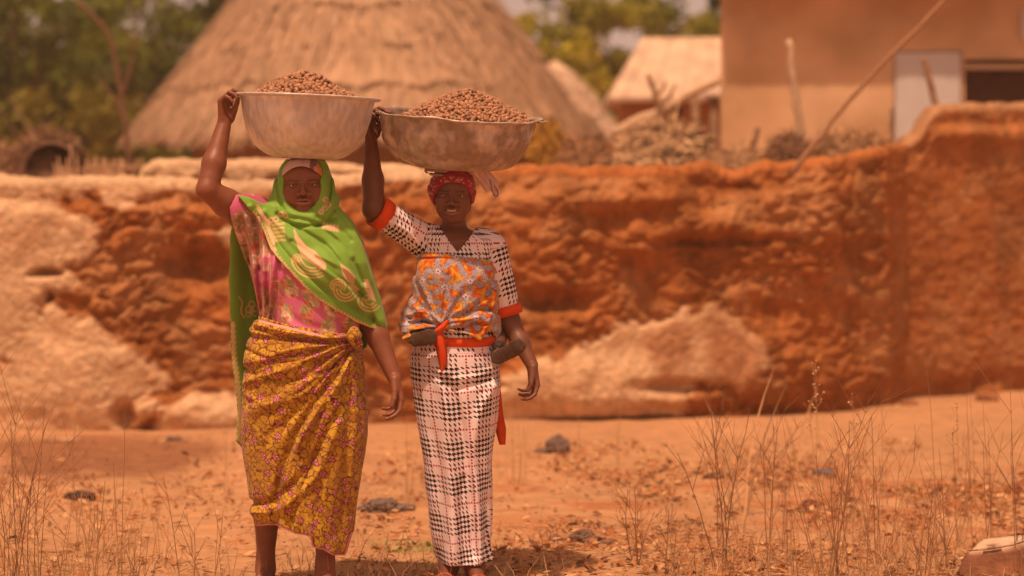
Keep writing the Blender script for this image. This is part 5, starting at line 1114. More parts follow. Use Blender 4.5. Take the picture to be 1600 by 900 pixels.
def basin(label, c, R, prof, mat, dent, seed, handles, holes=False, wob_=0.):
    """c: centre of the base; prof: (radius, height) outside profile up to the rim"""
    r0 = root('metal_basin', c, label, 'basin', 'basins carried on the heads')
    n = 160; th = np.arange(n)*2*math.pi/n; pr = spline(prof, 7); zt = prof[-1][1]; rm = prof[-1][0]
    lip = [(rm+.012, zt+.001), (rm+.020, zt+.004), (rm+.023, zt+.0085), (rm+.019, zt+.012), (rm+.010, zt+.0115), (rm-.004, zt+.006)]
    inn = [(max(a-.004, .001), b+.004) for a, b in pr[::-1] if b < zt-.004]
    full = np.array([(.0005, pr[0][1])]+[tuple(q) for q in pr]+lip+inn+[(.0005, inn[-1][1])]); m = len(full)
    T, K = np.meshgrid(th, np.arange(m), indexing='ij'); rr, zz = full[K, 0], full[K, 1]
    q = np.cos(T)*rr, np.sin(T)*rr
    dn = (fbm(q[0]*9+3, q[1]*9, zz*11, 3, seed)-.5)*dent+(fbm(q[0]*26, q[1]*26, zz*32, 3, seed+1)-.5)*dent*.35
    wgt = smooth(.05, .12, rr); rr2 = rr+dn*wgt; zz2 = zz+wob_*smooth(zt*.6, zt, zz)*(np.sin(T*3+1)+.6*np.sin(T*7+2)+.4*np.sin(T*13))
    V = np.stack([np.cos(T)*rr2, np.sin(T)*rr2, zz2], -1).reshape(-1, 3)@np.array(R).T+np.array(c)
    I = np.arange(n*m).reshape(n, m); J = np.roll(I, -1, 0); F = np.stack([I[:, :-1], J[:, :-1], J[:, 1:], I[:, 1:]], -1).reshape(-1, 4)
    mk('bowl', V, F, mat, r0)
    for a in handles:                                  # flat lug riveted under the rim
        d = np.array([math.cos(a), math.sin(a), 0]); s = np.array([-d[1], d[0], 0]); b = MB(); V = []
        ol = [(.0, .050), (.022, .046), (.036, .030), (.042, .0), (.036, -.030), (.022, -.046), (0, -.050)]
        for z in (.009, .002): V += [(d*(rm+.012+x)+s*y+np.array([0, 0, zt+z])) for x, y in ol]
        V = np.array(V)@np.array(R).T+np.array(c); k = 7; q_ = np.arange(k); b.add(V, np.stack([q_, (q_+1) % k, (q_+1) % k+k, q_+k], 1), [[0, i+1, i] for i in range(1, k-1)]+[[k, k+i, k+i+1] for i in range(1, k-1)]); h = b.build('handle', mat, r0)
        b = MB()
        for y in (-.016, .016):
            p_ = (d*(rm+.030)+s*y+np.array([0, 0, zt+.0085])); p_2 = p_+[0, 0, .004]; b.tube(np.array([p_, p_2])@np.array(R).T+np.array(c), .0045, 8, (.05, .03, .03)); b.build('rivet', M_dark, h); b = MB()
    return r0
BA = basin_metal('dull_aluminium', (.76, .72, .74), (.60, .50, .46), 4, .36)
BB = basin_metal('mud_caked_aluminium', (.62, .53, .49), (.36, .25, .19), 11, .45, (.40, .54))
c1 = np.array([(477.5-800)/FPX*Y1, Y1, 1.5955]); R1 = np.array(Euler((0, math.radians(2.4), 0)).to_matrix())
prof1 = [(.03, 0), (.10, .000), (.150, .014), (.197, .050), (.226, .100), (.241, .155), (.250, .205), (.255, .226)]
basin('shiny round aluminium basin of nuts above the green scarf', c1, R1, prof1, BA, .014, 601, [], False)
c2 = np.array([(709-800)/FPX*Y2, Y2, 1.565]); R2 = np.array(Euler((math.radians(5.5), math.radians(3.6), 0)).to_matrix())
prof2 = [(.04, 0), (.150, .000), (.212, .014), (.256, .055), (.283, .110), (.296, .155), (.304, .196)]
basin('dented mud stained basin of nuts above the red kerchief', c2, R2, prof2, BB, .034, 611, [-.10, math.pi-.35], True, .0035)

def ico(sub=1):
    t = (1+5**.5)/2; V = [(-1, t, 0), (1, t, 0), (-1, -t, 0), (1, -t, 0), (0, -1, t), (0, 1, t), (0, -1, -t), (0, 1, -t), (t, 0, -1), (t, 0, 1), (-t, 0, -1), (-t, 0, 1)]
    F = [(0, 11, 5), (0, 5, 1), (0, 1, 7), (0, 7, 10), (0, 10, 11), (1, 5, 9), (5, 11, 4), (11, 10, 2), (10, 7, 6), (7, 1, 8), (3, 9, 4), (3, 4, 2), (3, 2, 6), (3, 6, 8), (3, 8, 9), (4, 9, 5), (2, 4, 11), (6, 2, 10), (8, 6, 7), (9, 8, 1)]
    V = [np.array(v)/np.linalg.norm(v) for v in V]
    for _ in range(sub):
        mid = {}; G_ = []
        def m_(a, b):
            k = (min(a, b), max(a, b))
            if k not in mid: q = V[a]+V[b]; V.append(q/np.linalg.norm(q)); mid[k] = len(V)-1
            return mid[k]
        for a, b, c in F: x, y, z = m_(a, b), m_(b, c), m_(c, a); G_ += [(a, x, z), (b, y, x), (c, z, y), (x, y, z)]
        F = G_
    return np.array(V), np.array(F)
M_nut = material('shea_nut', (.43, .225, .135), .75, noise=(60, .25), bump=[(160, .4, .003)], spec=.2)
_nt = M_nut.node_tree; _oi = _nt.nodes.new('ShaderNodeObjectInfo'); _hs = _nt.nodes.new('ShaderNodeHueSaturation'); _mr = _nt.nodes.new('ShaderNodeMapRange'); _mr.inputs[3].default_value = .72; _mr.inputs[4].default_value = 1.3
_bs = _nt.nodes['Principled BSDF']; _l = _bs.inputs['Base Color'].links[0].from_socket; _nt.links.new(_oi.outputs['Random'], _mr.inputs[0]); _nt.links.new(_mr.outputs[0], _hs.inputs['Value']); _nt.links.new(_l, _hs.inputs['Color']); _nt.links.new(_hs.outputs[0], _bs.inputs['Base Color'])
M_nuts = material('shea_nuts_heaped', attr=True, rough=.75, noise=(60, .2), bump=[(160, .4, .003)], spec=.2)
NV, NF = ico(1)
nut_me = bpy.data.meshes.new('nut'); _v = NV*[.0112, .0092, .0088]; _v = _v*(1+.10*(fbm(NV[:, 0]*3, NV[:, 1]*3, NV[:, 2]*3, 2, 5)-.5))[:, None]
nut_me.from_pydata(_v.tolist(), [], NF.tolist()); nut_me.polygons.foreach_set('use_smooth', [True]*len(NF)); nut_me.materials.append(M_nut)
def nuts(c, R, zr, off, rad, h, pw, label, seed, prof, nind=150):
    bowl = np.array([p_[::-1] for p_ in prof]).T[::-1]
    rg = np.random.default_rng(seed); pts = []; sp = .0155
    for layer in (0, 1, 2):
        N_ = int(2*rad/sp)+2
        for i in range(-N_, N_+1):
            for j in range(-N_, N_+1):
                x = (i+.5*(j % 2))*sp+rg.normal(0, .0028)+off[0]; y = j*sp*.866+rg.normal(0, .0028)+off[1]; r = math.hypot(x-off[0], y-off[1])
                if math.hypot(x, y) > rad: continue
                z = zr+h*(1-(r/(rad*1.02))**pw*1.0)-.010-layer*.013+rg.normal(0, .0030)+.016*(fbm(np.array([x*14]), np.array([y*14]), 0, 2, seed)[0]-.5)
                if math.hypot(x, y) > np.interp(z, bowl[1], bowl[0])-.016: continue
                pts.append((x, y, z, layer))
    pts = np.array(pts); W = pts[:, :3]@np.array(R).T+c
    order = np.argsort(W[:, 1]-W[:, 2]*1.2+pts[:, 3]*10); ind = order[:nind]; rest = order[nind:]
    for k in ind:
        o = bpy.data.objects.new('shea_nut', nut_me); COL.objects.link(o); o.location = W[k]; o.rotation_euler = rg.uniform(0, 6.28, 3); s = rg.uniform(.62, 1.04); o.scale = (s*rg.uniform(.9, 1.2), s, s)
        tag(o, label, 'nut', label.replace('round brown shea nut', 'shea nuts'))
    Vs, Cs = [], []
    lv, lf = ico(0); lv = lv*[.0112, .0092, .0088]
    for k in rest:
        M = np.array(Euler(rg.uniform(0, 6.28, 3)).to_matrix()); Vs.append((lv*rg.uniform(.70, 1.08))@M.T+W[k]); Cs.append(np.tile(np.array([.43, .225, .135])*rg.uniform(.72, 1.3), (len(lv), 1)))
    n = len(Vs); F = (lf[None]+np.arange(n)[:, None, None]*len(lv)).reshape(-1, 3)
    o = mk('shea_nut_heap', np.concatenate(Vs), F, M_nuts, None, tuple(c+np.array([0, 0, zr])), np.concatenate(Cs)); tag(o, label.replace('round brown shea nut', 'heap of brown shea nuts'), 'nuts', None, 'stuff')
nuts(c1, R1, .212, (-.02, 0), .250, .124, 1.25, 'round brown shea nut heaped in the shiny basin', 701, prof1)
nuts(c2, R2, .172, (.045, .01), .290, .142, 1.3, 'round brown shea nut heaped in the dented muddy basin', 702, prof2)
# ------------------------------------------------------------------ poles, heaps and fences behind the wall
def gh(x, y): return float(ground_h(np.array([float(x)]), np.array([float(y)]))[0])
def pole(name, label, cat, pts, r, Y, c=(1, 1, 1), mat=None, forks=(), group=None):
    b = MB(); P3 = [P(x, y, Y+(d[0] if d else 0)) for x, y, *d in pts]; sp = spline(P3, 5) if len(P3) > 2 else np.linspace(P3[0], P3[1], 7); j = rng.normal(0, r*.18, sp.shape); j[0] = j[-1] = 0
    b.tube(sp+j, np.linspace(r*1.1, r*.75, len(sp)), 8, c)
    for f in forks:
        q = [P(x, y, Y) for x, y in f]; b.tube(spline(q, 4) if len(q) > 2 else np.array(q), np.linspace(r*.8, r*.35, (len(q)-1)*4+1 if len(q) > 2 else 2), 6, c)
    o = b.build(name, mat or M_straw, None, tuple(P3[0])); return tag(o, label, cat, group)
WD = (.36, .20, .12); WL = (.62, .42, .28)
pole('wooden_pole', 'long thin bare pole leaning diagonally against the top of the orange wall', 'pole', [(1236, 276), (1300, 190), (1370, 110), (1475, 2), (1530, -60)], .017, 17.75, WD)
pole('wooden_post', 'pale peeling post standing up before the tan house', 'post', [(1256, 330), (1250, 205), (1240, 130), (1231, 62)], .035, 21.5, WL)
pole('wooden_post', 'dark stub of a post rising above the tall corner wall before the white door', 'post', [(1475, 260), (1461, 168), (1452, 125), (1443, 90)], .03, 21.0, WD)
pole('wooden_post', 'short dark stick by the foot of the white door', 'stick', [(1396, 240), (1392, 200), (1394, 168)], .018, 21.2, WD)
pole('wooden_post', 'short leaning stub near the left corner of the tan house', 'stick', [(1172, 260), (1178, 225), (1184, 198)], .028, 21.2, WD)
pole('roof_beam', 'thick fallen beam slanting up towards the small house porch', 'beam', [(955, 210), (1040, 168), (1130, 121)], .050, 25.5, WL)
pole('forked_post', 'forked dead branch standing before the pale hipped roof', 'post', [(1034, 300), (1032, 215), (1028, 165), (1012, 116)], .030, 24.0, WD, forks=[[(1030, 172), (1046, 150), (1057, 130)], [(1022, 150), (1035, 140), (1040, 126)]])
pole('dead_branch', 'dark dead branch leaning by the left edge of the thatched roof', 'branch', [(206, 300), (200, 225), (186, 130), (168, 52), (120, 0)], .026, 26.0, (.20, .11, .07), forks=[[(190, 150), (206, 100), (212, 50)], [(198, 200), (176, 150), (150, 120)]])
def strands(center, rad, n, ln, wd, colr, seed, upper=True, tang=.5, drop=0.):
    """straws lying over a dome"""
    rg = np.random.default_rng(seed); d = rg.normal(0, 1, (n, 3)); d[:, 2] = np.abs(d[:, 2]) if upper else d[:, 2]; d /= np.linalg.norm(d, axis=1)[:, None]
    p = center+d*rad*rg.uniform(.88, 1.06, n)[:, None]; t = rg.normal(0, 1, (n, 3))*[1, .6, .5]; t = t-(t*d).sum(1)[:, None]*d*tang; t[:, 2] -= drop; t /= np.linalg.norm(t, axis=1)[:, None]
    l = rg.uniform(.4, 1, n)[:, None]*ln; s = np.cross(t, d); s /= np.linalg.norm(s, axis=1)[:, None]+1e-9; s = s*wd*rg.uniform(.6, 1.3, n)[:, None]
    V = np.stack([p-t*l-s, p-t*l+s, p+t*l+s*.5+d*.01, p+t*l-s*.5+d*.01], 1).reshape(-1, 3); V[:, 2] = np.maximum(V[:, 2], GZ)
    return V, np.arange(n*4).reshape(n, 4), np.repeat(np.array(colr)*rg.uniform(.5, 1.35, n)[:, None], 4, 0)
def heap(name, label, cat, cx, cy, top, rx, ry, Y, n, colr, seed, hole=None, drop=0., ln=.22, wd=.007):
    """px centre, px rows of centre and top, px half-width; optional dark mouth (px, py, rpx)"""
    c = P(cx, cy, Y); rz = (cy-top)/FPX*Y; r = np.array([rx/FPX*Y, ry, rz]); c[2] = max(c[2], 0)
    r0 = root(name, (c[0], c[1], 0), label, cat)
    u, v = np.meshgrid(np.linspace(0, 2*math.pi, 48, endpoint=False), np.linspace(0, math.pi/2, 18), indexing='ij'); D = np.stack([np.sin(v)*np.cos(u), np.sin(v)*np.sin(u), np.cos(v)], -1)
    q = 1+.16*(fbm(D[..., 0]*4, D[..., 1]*4, D[..., 2]*4, 3, seed)-.5); V = (c+D*r*.94*q[..., None]).reshape(-1, 3); I = np.arange(48*18).reshape(48, 18); J = np.roll(I, -1, 0)
    base = V[I[:, -1]].copy(); base[:, 2] = GZ-.05; V = np.vstack([V, base]); k = 48*18+np.arange(48)
    F = np.vstack([np.stack([I[:, :-1], I[:, 1:], J[:, 1:], J[:, :-1]], -1).reshape(-1, 4), np.stack([I[:, -1], k, np.roll(k, -1), J[:, -1]], 1)])
    mk('straw_core', V, F, M_straw, r0, None, np.tile(np.array(colr)*.7, (len(V), 1))*(.7+.6*fbm(V[:, 0]*9, V[:, 2]*9, 0, 3, seed))[:, None])
    V, F, C = strands(c, r, n, ln, wd, colr, seed, drop=drop)
    if hole:
        h = P(hole[0], hole[1], Y-ry); hr = hole[2]/FPX*Y; pm = V.reshape(-1, 4, 3).mean(1); ok = (np.hypot(pm[:, 0]-h[0], (pm[:, 2]-h[2])*1.1) > hr) | (pm[:, 1] > c[1]); F = F[ok]
        b = MB(); m = 26; t = np.arange(m)*2*math.pi/m; ring = [np.stack([h[0]+hr*f*np.cos(t), np.full(m, h[1]+dy), h[2]+hr*.92*f*np.sin(t)], 1) for f, dy in ((1.12, .05), (1.02, -.03), (.93, .03), (.86, .30), (.02, .34))]
        Vh = np.concatenate(ring); i = np.arange(m); j = (i+1) % m; Fh = np.concatenate([np.stack([i+a*m, j+a*m, j+(a+1)*m, i+(a+1)*m], 1) for a in range(4)]); Ch = np.repeat(np.array([np.array(colr)*.6, np.array(colr)*.7, np.array(colr)*.4, [.06, .03, .02], [.04, .02, .015]]), m, 0)
        mk('opening', Vh, Fh, M_straw, r0, None, Ch)
    o = mk('straw', V, F, M_straw, r0, None, C, False); o['kind'] = 'stuff'
    return r0
heap('straw_granary', 'brown domed straw granary with a round dark mouth at the left edge', 'granary', 72, 300, 214, 62, .34, 22.5, 2600, (.30, .16, .10), 31, hole=(80, 262, 40), drop=.4, ln=.16)
heap('straw_granary', 'smaller domed straw heap cut by the left edge of the picture', 'granary', -8, 300, 222, 26, .3, 23.0, 900, (.36, .2, .12), 32, drop=.4, ln=.14)
heap('straw_heap', 'arched heap of pale straw over a dark hollow below the small house', 'straw heap', 1040, 285, 192, 74, .42, 21.0, 1900, (.58, .36, .21), 33, ln=.2, wd=.012)
heap('straw_heap', 'low rust brown straw heap just right of the thatched hut', 'straw heap', 925, 290, 222, 52, .4, 23.0, 1500, (.38, .19, .10), 34, ln=.2, wd=.010)
heap('brush_heap', 'dark brush heap on the wall top where the long pole rests', 'brush', 1232, 275, 212, 32, .25, 19.5, 900, (.26, .13, .075), 35, ln=.13, wd=.006)
heap('brush_heap', 'low dry brush heap spread below the white door', 'brush', 1330, 285, 215, 92, .3, 20.0, 2300, (.44, .24, .13), 36, ln=.18, wd=.006)
heap('brush_heap', 'thin brush heap against the left corner of the tan house', 'brush', 1150, 285, 236, 50, .3, 20.5, 900, (.48, .27, .15), 37, ln=.16, wd=.006)
heap('dry_yellow_bush', 'yellow dried bush hanging by the right eave of the big hut', 'bush', 852, 246, 196, 19, .2, 24.0, 900, (.52, .27, .05), 38, drop=.8, ln=.12, wd=.014)
r0 = root('stalk_fence', P(165, 300, 22.0)*[1, 1, 0], 'fence of upright dry millet stalks left of the big hut', 'fence'); 
_b = bpy.data.meshes.new('stalk'); _m = MB(); _m.tube([(0, 0, 0), (.01, 0, .9), (-.01, 0, 1.9)], [.016, .014, .008], 6, (.40, .22, .13)); _o = _m.build('stalk', M_straw, r0, None); _base = np.array(_o.location)
_o.location = (-.28, 0, 0); me_st = _o.data
_V = np.zeros(len(me_st.vertices)*3, np.float32); me_st.vertices.foreach_get('co', _V); _V = _V.reshape(-1, 3)+np.array(r0.location); me_st.vertices.foreach_set('co', _V.astype(np.float32).ravel()); me_st.update()
for k in range(90):
    o = _o.copy(); COL.objects.link(o); o.parent = r0; o.location = (-.30+k*.0068+rng.normal(0, .008), rng.normal(0, .05), rng.uniform(-.24, -.10)); o.rotation_euler = (rng.normal(0, .05), rng.normal(0, .07), rng.uniform(0, 6))
b = MB(); b.tube([P(112, 268, 21.9), P(165, 262, 21.9), P(222, 266, 21.9)], .02, 6, (.34, .19, .11)); b.build('rail', M_straw, r0)

# ------------------------------------------------------------------ stones, rags and clods on the ground
M_rock = material('clod', attr=True, rough=.92, noise=(12, .25), bump=[(26, .6, .015), (90, .4, .005)], spec=.12)
def lump(name, label, cat, px, py, wpx, hpx, colr, seed, depth=1.0, jag=.35, top=None, flat=0.):
    """px, py: middle of its foot on the ground"""
    Y = groundY(py); c = P(px, py, Y); c[2] = gh(c[0], Y)-.004; V, F = ico(4); s = wpx/FPX*Y/2; h = hpx/FPX*Y
    n = (fbm(V[:, 0]*1.7+seed, V[:, 1]*1.7, V[:, 2]*1.7, 4, seed)-.5)*2*jag-np.abs(fbm(V[:, 0]*3.5, V[:, 1]*3.5+seed, V[:, 2]*3.5, 4, seed+9)-.5)*1.3*jag; q = np.round(V*1.3+.0, 0); rr = 1+n
    V2 = V*rr[:, None]; m = np.abs(V2)**.8*np.sign(V2) if flat else V2; z = np.maximum(m[:, 2], -.35)+.35; W = np.stack([m[:, 0]*s, m[:, 1]*s*depth, z/1.35*h/(1+jag*.3)], 1)
    C = np.array(colr)*(.75+.5*fbm(V[:, 0]*4, V[:, 1]*4, V[:, 2]*4, 3, seed+1))[:, None]
    if top is not None: C = mixc(C, top, smooth(.80, .93, W[:, 2]/W[:, 2].max()))
    o = mk(name, W+c, F, M_rock, None, tuple(c), C); return tag(o, label, cat)
lump('crumpled_rag', 'dark grey rag lying flat between the two women', 'rag', 594, 797, 70, 25, (.20, .135, .11), 11, .7, .55)
lump('crumpled_rag', 'small thin rag tail beside the dark grey rag between the women', 'rag', 630, 796, 40, 15, (.22, .15, .12), 12, .7, .5)
lump('dark_clod', 'dark clod with a pointed top on the ground right of the checked dress', 'clod', 872, 711, 42, 34, (.19, .12, .10), 13, .8, .55)
lump('dark_clod', 'flat dark clod touching the pointed one on its left', 'clod', 846, 711, 24, 11, (.20, .13, .11), 14, .8, .4)
lump('dark_rag', 'dark scrap of cloth on the ground near the left weeds', 'rag', 126, 781, 52, 17, (.11, .065, .055), 15, .6, .6)
lump('dark_clod', 'knobbly brown clod in front right of the women', 'clod', 914, 849, 46, 24, (.20, .12, .09), 16, .8, .55)
lump('dark_clod', 'small brown crumb left of the knobbly clod', 'clod', 868, 847, 26, 12, (.26, .14, .09), 17, .8, .4)
lump('dark_clod', 'low brown streak of earth right of the knobbly clod', 'clod', 950, 850, 36, 8, (.27, .15, .10), 18, .5, .4)
lump('blue_scrap', 'small blue grey scrap of plastic among the red litter', 'plastic scrap', 1288, 742, 34, 12, (.16, .15, .19), 19, .7, .5)
lump('dark_clod', 'dark brown crumb in the red leaf litter before the wall', 'clod', 1120, 748, 40, 11, (.20, .09, .05), 20, .6, .5)
lump('dark_clod', 'dark brown twig end in the right litter', 'clod', 1266, 790, 26, 12, (.20, .08, .05), 22, .6, .5)
def block():
    Y = groundY(900); c = P(1552, 900, Y); c[2] = gh(c[0], Y)-.01; k = Y/FPX; f = np.array([(-62, 0), (-30, -26), (30, -30), (66, -10), (60, 40), (-20, 46)]); rg = np.random.default_rng(3)
    zt = [40, 45, 52, 58, 62, 56]; V = [(x*k, y*k, 0) for x, y in f]+[(x*k*.93+.004, y*k*.9+.02, z*k) for (x, y), z in zip(f*[.80, .8]+[6, 4], zt)]
    F = [[i, (i+1) % 6, 6+(i+1) % 6, 6+i] for i in range(6)]; bm = bmesh.new(); vs = [bm.verts.new(v) for v in V]; [bm.faces.new([vs[i] for i in q]) for q in F]; bm.faces.new(vs[6:]); bm.faces.new(vs[:6][::-1])
    bmesh.ops.bevel(bm, geom=bm.edges[:], offset=.006, segments=2, affect='EDGES'); bmesh.ops.triangulate(bm, faces=bm.faces[:]); bmesh.ops.subdivide_edges(bm, edges=bm.edges[:], cuts=5, use_grid_fill=True)
    bm.verts.ensure_lookup_table(); A = np.array([v.co[:] for v in bm.verts]); N_ = np.array([v.normal[:] for v in bm.verts]); bm.normal_update(); N_ = np.array([v.normal[:] for v in bm.verts])
    A2 = A+N_*(.014*(fbm(A[:, 0]*26, A[:, 1]*26, A[:, 2]*26, 4, 6)-.5))[:, None]; Fq = np.array([[v.index for v in f_.verts] for f_ in bm.faces if len(f_.verts) == 3]); bm.free()
    C = np.array([.25, .105, .06])*(.7+.6*fbm(A[:, 0]*20, A[:, 1]*20, A[:, 2]*20, 4, 7))[:, None]; C = mixc(C, [.66, .46, .33], smooth(.6, .9, N_[:, 2])*smooth(.35, .5, fbm(A[:, 0]*12, A[:, 1]*12, 0, 3, 8)+.12))
    tag(mk('field_stone', A2+c, Fq, M_rock, None, tuple(c), C), 'rust brown broken block with a pale flat top in the bottom right corner', 'stone')
block()
lump('field_stone', 'pale stone cut by the right edge behind the broken block', 'stone', 1604, 888, 60, 48, (.55, .40, .32), 23, .8, .3)
lump('field_stone', 'tan stone at the foot of the left wall', 'stone', 100, 690, 60, 12, (.44, .24, .14), 24, .6, .4)
lump('field_stone', 'brown stone before the small hole in the left wall', 'stone', 272, 690, 30, 9, (.22, .13, .10), 25, .6, .4)
lump('field_stone', 'lump of fallen earth under the tall corner wall', 'stone', 1544, 626, 36, 18, (.36, .16, .08), 26, .6, .4)
lump('field_stone', 'lump of fallen earth where orange wall and corner wall meet', 'stone', 1420, 634, 30, 12, (.34, .15, .08), 27, .6, .4)

# ------------------------------------------------------------------ litter: dry leaves, straw bits, pebbles, green sprigs
M_lit = material('dry_leaf', attr=True, rough=.8, spec=.15, transl=.2)
def scatter_leaves():
    rg = np.random.default_rng(91); n = 34000; py = rg.uniform(690, 930, n); py = np.where(rg.random(n) < .45, rg.normal(765, 28, n), py); px = rg.uniform(-330, 1930, n)
    dens = smooth(.42, .62, fbm(px*.010, py*.03, 0, 4, 92))*(.25+.75*smooth(480, 900, px))+.15*smooth(830, 900, py)+.04; ok = (rg.random(n) < dens) & (py > 690); px, py = px[ok], py[ok]; n = len(px)
    Y = FPX*(CAMZ-GZ)/(py-HOR); x = (px-800)/FPX*Y; z = ground_h(x, Y)+.003; L = rg.uniform(.010, .028, n)*(.7+.6*rg.random(n)); W = L*rg.uniform(.35, .7, n); a = rg.uniform(0, 6.28, n); d = np.stack([np.cos(a), np.sin(a), rg.normal(0, .25, n)], 1); s = np.stack([-np.sin(a), np.cos(a), rg.normal(0, .35, n)], 1)
    p = np.stack([x, Y, z+L*.25], 1); cu = L[:, None]*[0, 0, .35]
    V = np.stack([p-d*L[:, None], p-s*W[:, None]*.8+cu*.6, p+d*L[:, None]+cu, p+s*W[:, None]*.8+cu*.8], 1).reshape(-1, 3)
    hue = rg.random(n)[:, None]; c = np.where(hue < .5, [.46, .18, .07], np.where(hue < .8, [.62, .36, .18], [.20, .09, .05]))*rg.uniform(.7, 1.25, n)[:, None]
    tag(mk('dry_leaves', V, np.arange(n*4).reshape(n, 4), M_lit, None, None, np.repeat(c, 4, 0), False), 'scattered curled dry leaves covering the open ground', 'leaves', None, 'stuff')
    n = 42000; py = rg.uniform(690, 1060, n); px = rg.uniform(-330, 1930, n); dens = .05+.7*smooth(810, 910, py)*(.15+.75*smooth(650, 1150, px)+.5*(1-smooth(60, 300, px)))*smooth(.35, .6, fbm(px*.012, py*.02, 0, 3, 95)); ok = rg.random(n) < dens; px, py = px[ok], py[ok]; n = len(px)
    Y = FPX*(CAMZ-GZ)/(py-HOR); x = (px-800)/FPX*Y; z = ground_h(x, Y)+.004; L = rg.uniform(.02, .10, n); a = rg.uniform(0, 6.28, n); tilt = np.abs(rg.normal(0, .18, n)); d = np.stack([np.cos(a), np.sin(a)*.6, tilt], 1); w = rg.uniform(.0010, .0022, n)
    p = np.stack([x, Y, z], 1); up = np.array([0, 0, 1.]); s = np.stack([-np.sin(a), np.cos(a), 0*a], 1)*w[:, None]; e = p+d*L[:, None]; tw = up*w[:, None]*1.2
    V = np.stack([p-s, p+s, e+s*.5, e-s*.5, p-tw+up*.002, p+tw+up*.002, e+tw*.5, e-tw*.5], 1).reshape(-1, 3); c = np.array([.66, .42, .24])*rg.uniform(.45, 1.2, n)[:, None]
    tag(mk('straw_litter', V, np.arange(n*8).reshape(n*2, 4), M_straw, None, None, np.repeat(c, 8, 0), False), 'broken straws lying on the ground', 'straw', None, 'stuff')
    n = 2600; py = rg.uniform(650, 1060, n); px = rg.uniform(-330, 1930, n); Y = FPX*(CAMZ-GZ)/(py-HOR); x = (px-800)/FPX*Y; z = ground_h(x, Y); r = rg.uniform(.003, .011, n)*(rg.random(n)**.6); bv, bf = ico(0)
    V = (bv[None]*r[:, None, None]*rg.uniform(.6, 1.3, (n, 1, 3))+np.stack([x, Y, z+r*.2], 1)[:, None]).reshape(-1, 3); F = (bf[None]+np.arange(n)[:, None, None]*12).reshape(-1, 3); c = np.where(rg.random((n, 1)) < .6, [.42, .22, .12], [.24, .13, .09])*rg.uniform(.7, 1.3, (n, 1))
    tag(mk('pebbles', V, F, M_rock, None, None, np.repeat(c, 12, 0)), 'small pebbles and crumbs of earth strewn on the ground', 'pebbles', None, 'stuff')
    # short dead grass
    n = 14000; py = rg.uniform(815, 1060, n); px = rg.uniform(-330, 1930, n); dens = smooth(.35, .6, fbm(px*.011, py*.015, 0, 3, 97))*(.30+.70*smooth(780, 1100, px)+.6*(1-smooth(100, 380, px)))*smooth(800, 900, py); ok = rg.random(n) < dens; px, py = px[ok], py[ok]; n = len(px)
    Y = FPX*(CAMZ-GZ)/(py-HOR); x = (px-800)/FPX*Y; z = ground_h(x, Y)-.003; h = rg.uniform(.03, .13, n)*(.5+rg.random(n)); lean = rg.normal(0, .5, (n, 2)); p = np.stack([x, Y, z], 1); m = p+np.stack([lean[:, 0]*h*.4, lean[:, 1]*h*.3, h*.6], 1); e = p+np.stack([lean[:, 0]*h*1.1, lean[:, 1]*h*.8, h], 1); w = rg.uniform(.0009, .0017, n)[:, None]*np.array([[1, .3, 0]])
    V = np.stack([p-w, p+w, m+w*.8, m-w*.8, m-w*.8, m+w*.8, e+w*.2, e-w*.2], 1).reshape(-1, 3); c = np.array([.60, .36, .19])*rg.uniform(.45, 1.2, n)[:, None]
    tag(mk('dead_grass', V, np.arange(n*8).reshape(n*2, 4), M_straw, None, None, np.repeat(c, 8, 0), False), 'short dead grass over the near ground', 'grass', None, 'stuff')
scatter_leaves()
def sprig():
    b = MB(); rg = np.random.default_rng(5)
    for k in range(46):
        px, py = rg.uniform(584, 682), rg.uniform(852, 866); Y = groundY(py); p = P(px, py, Y); p[2] = gh(p[0], Y)+.006; a = rg.uniform(0, 6.28); d = np.array([math.cos(a), math.sin(a), rg.uniform(0, .5)])*rg.uniform(.018, .04); s = np.array([-math.sin(a), math.cos(a), .2])*rg.uniform(.006, .012)
        b.add([p-d, p-s, p+d+[0, 0, .008], p+s], [[0, 1, 2, 3]], c=np.array([.34, .33, .10])*rg.uniform(.6, 1.3))
    tag(b.build('leafy_sprig', M_lit, None, tuple(P(632, 860, groundY(860))), False), 'wilted yellow green sprig on the ground between the women', 'sprig')
sprig()

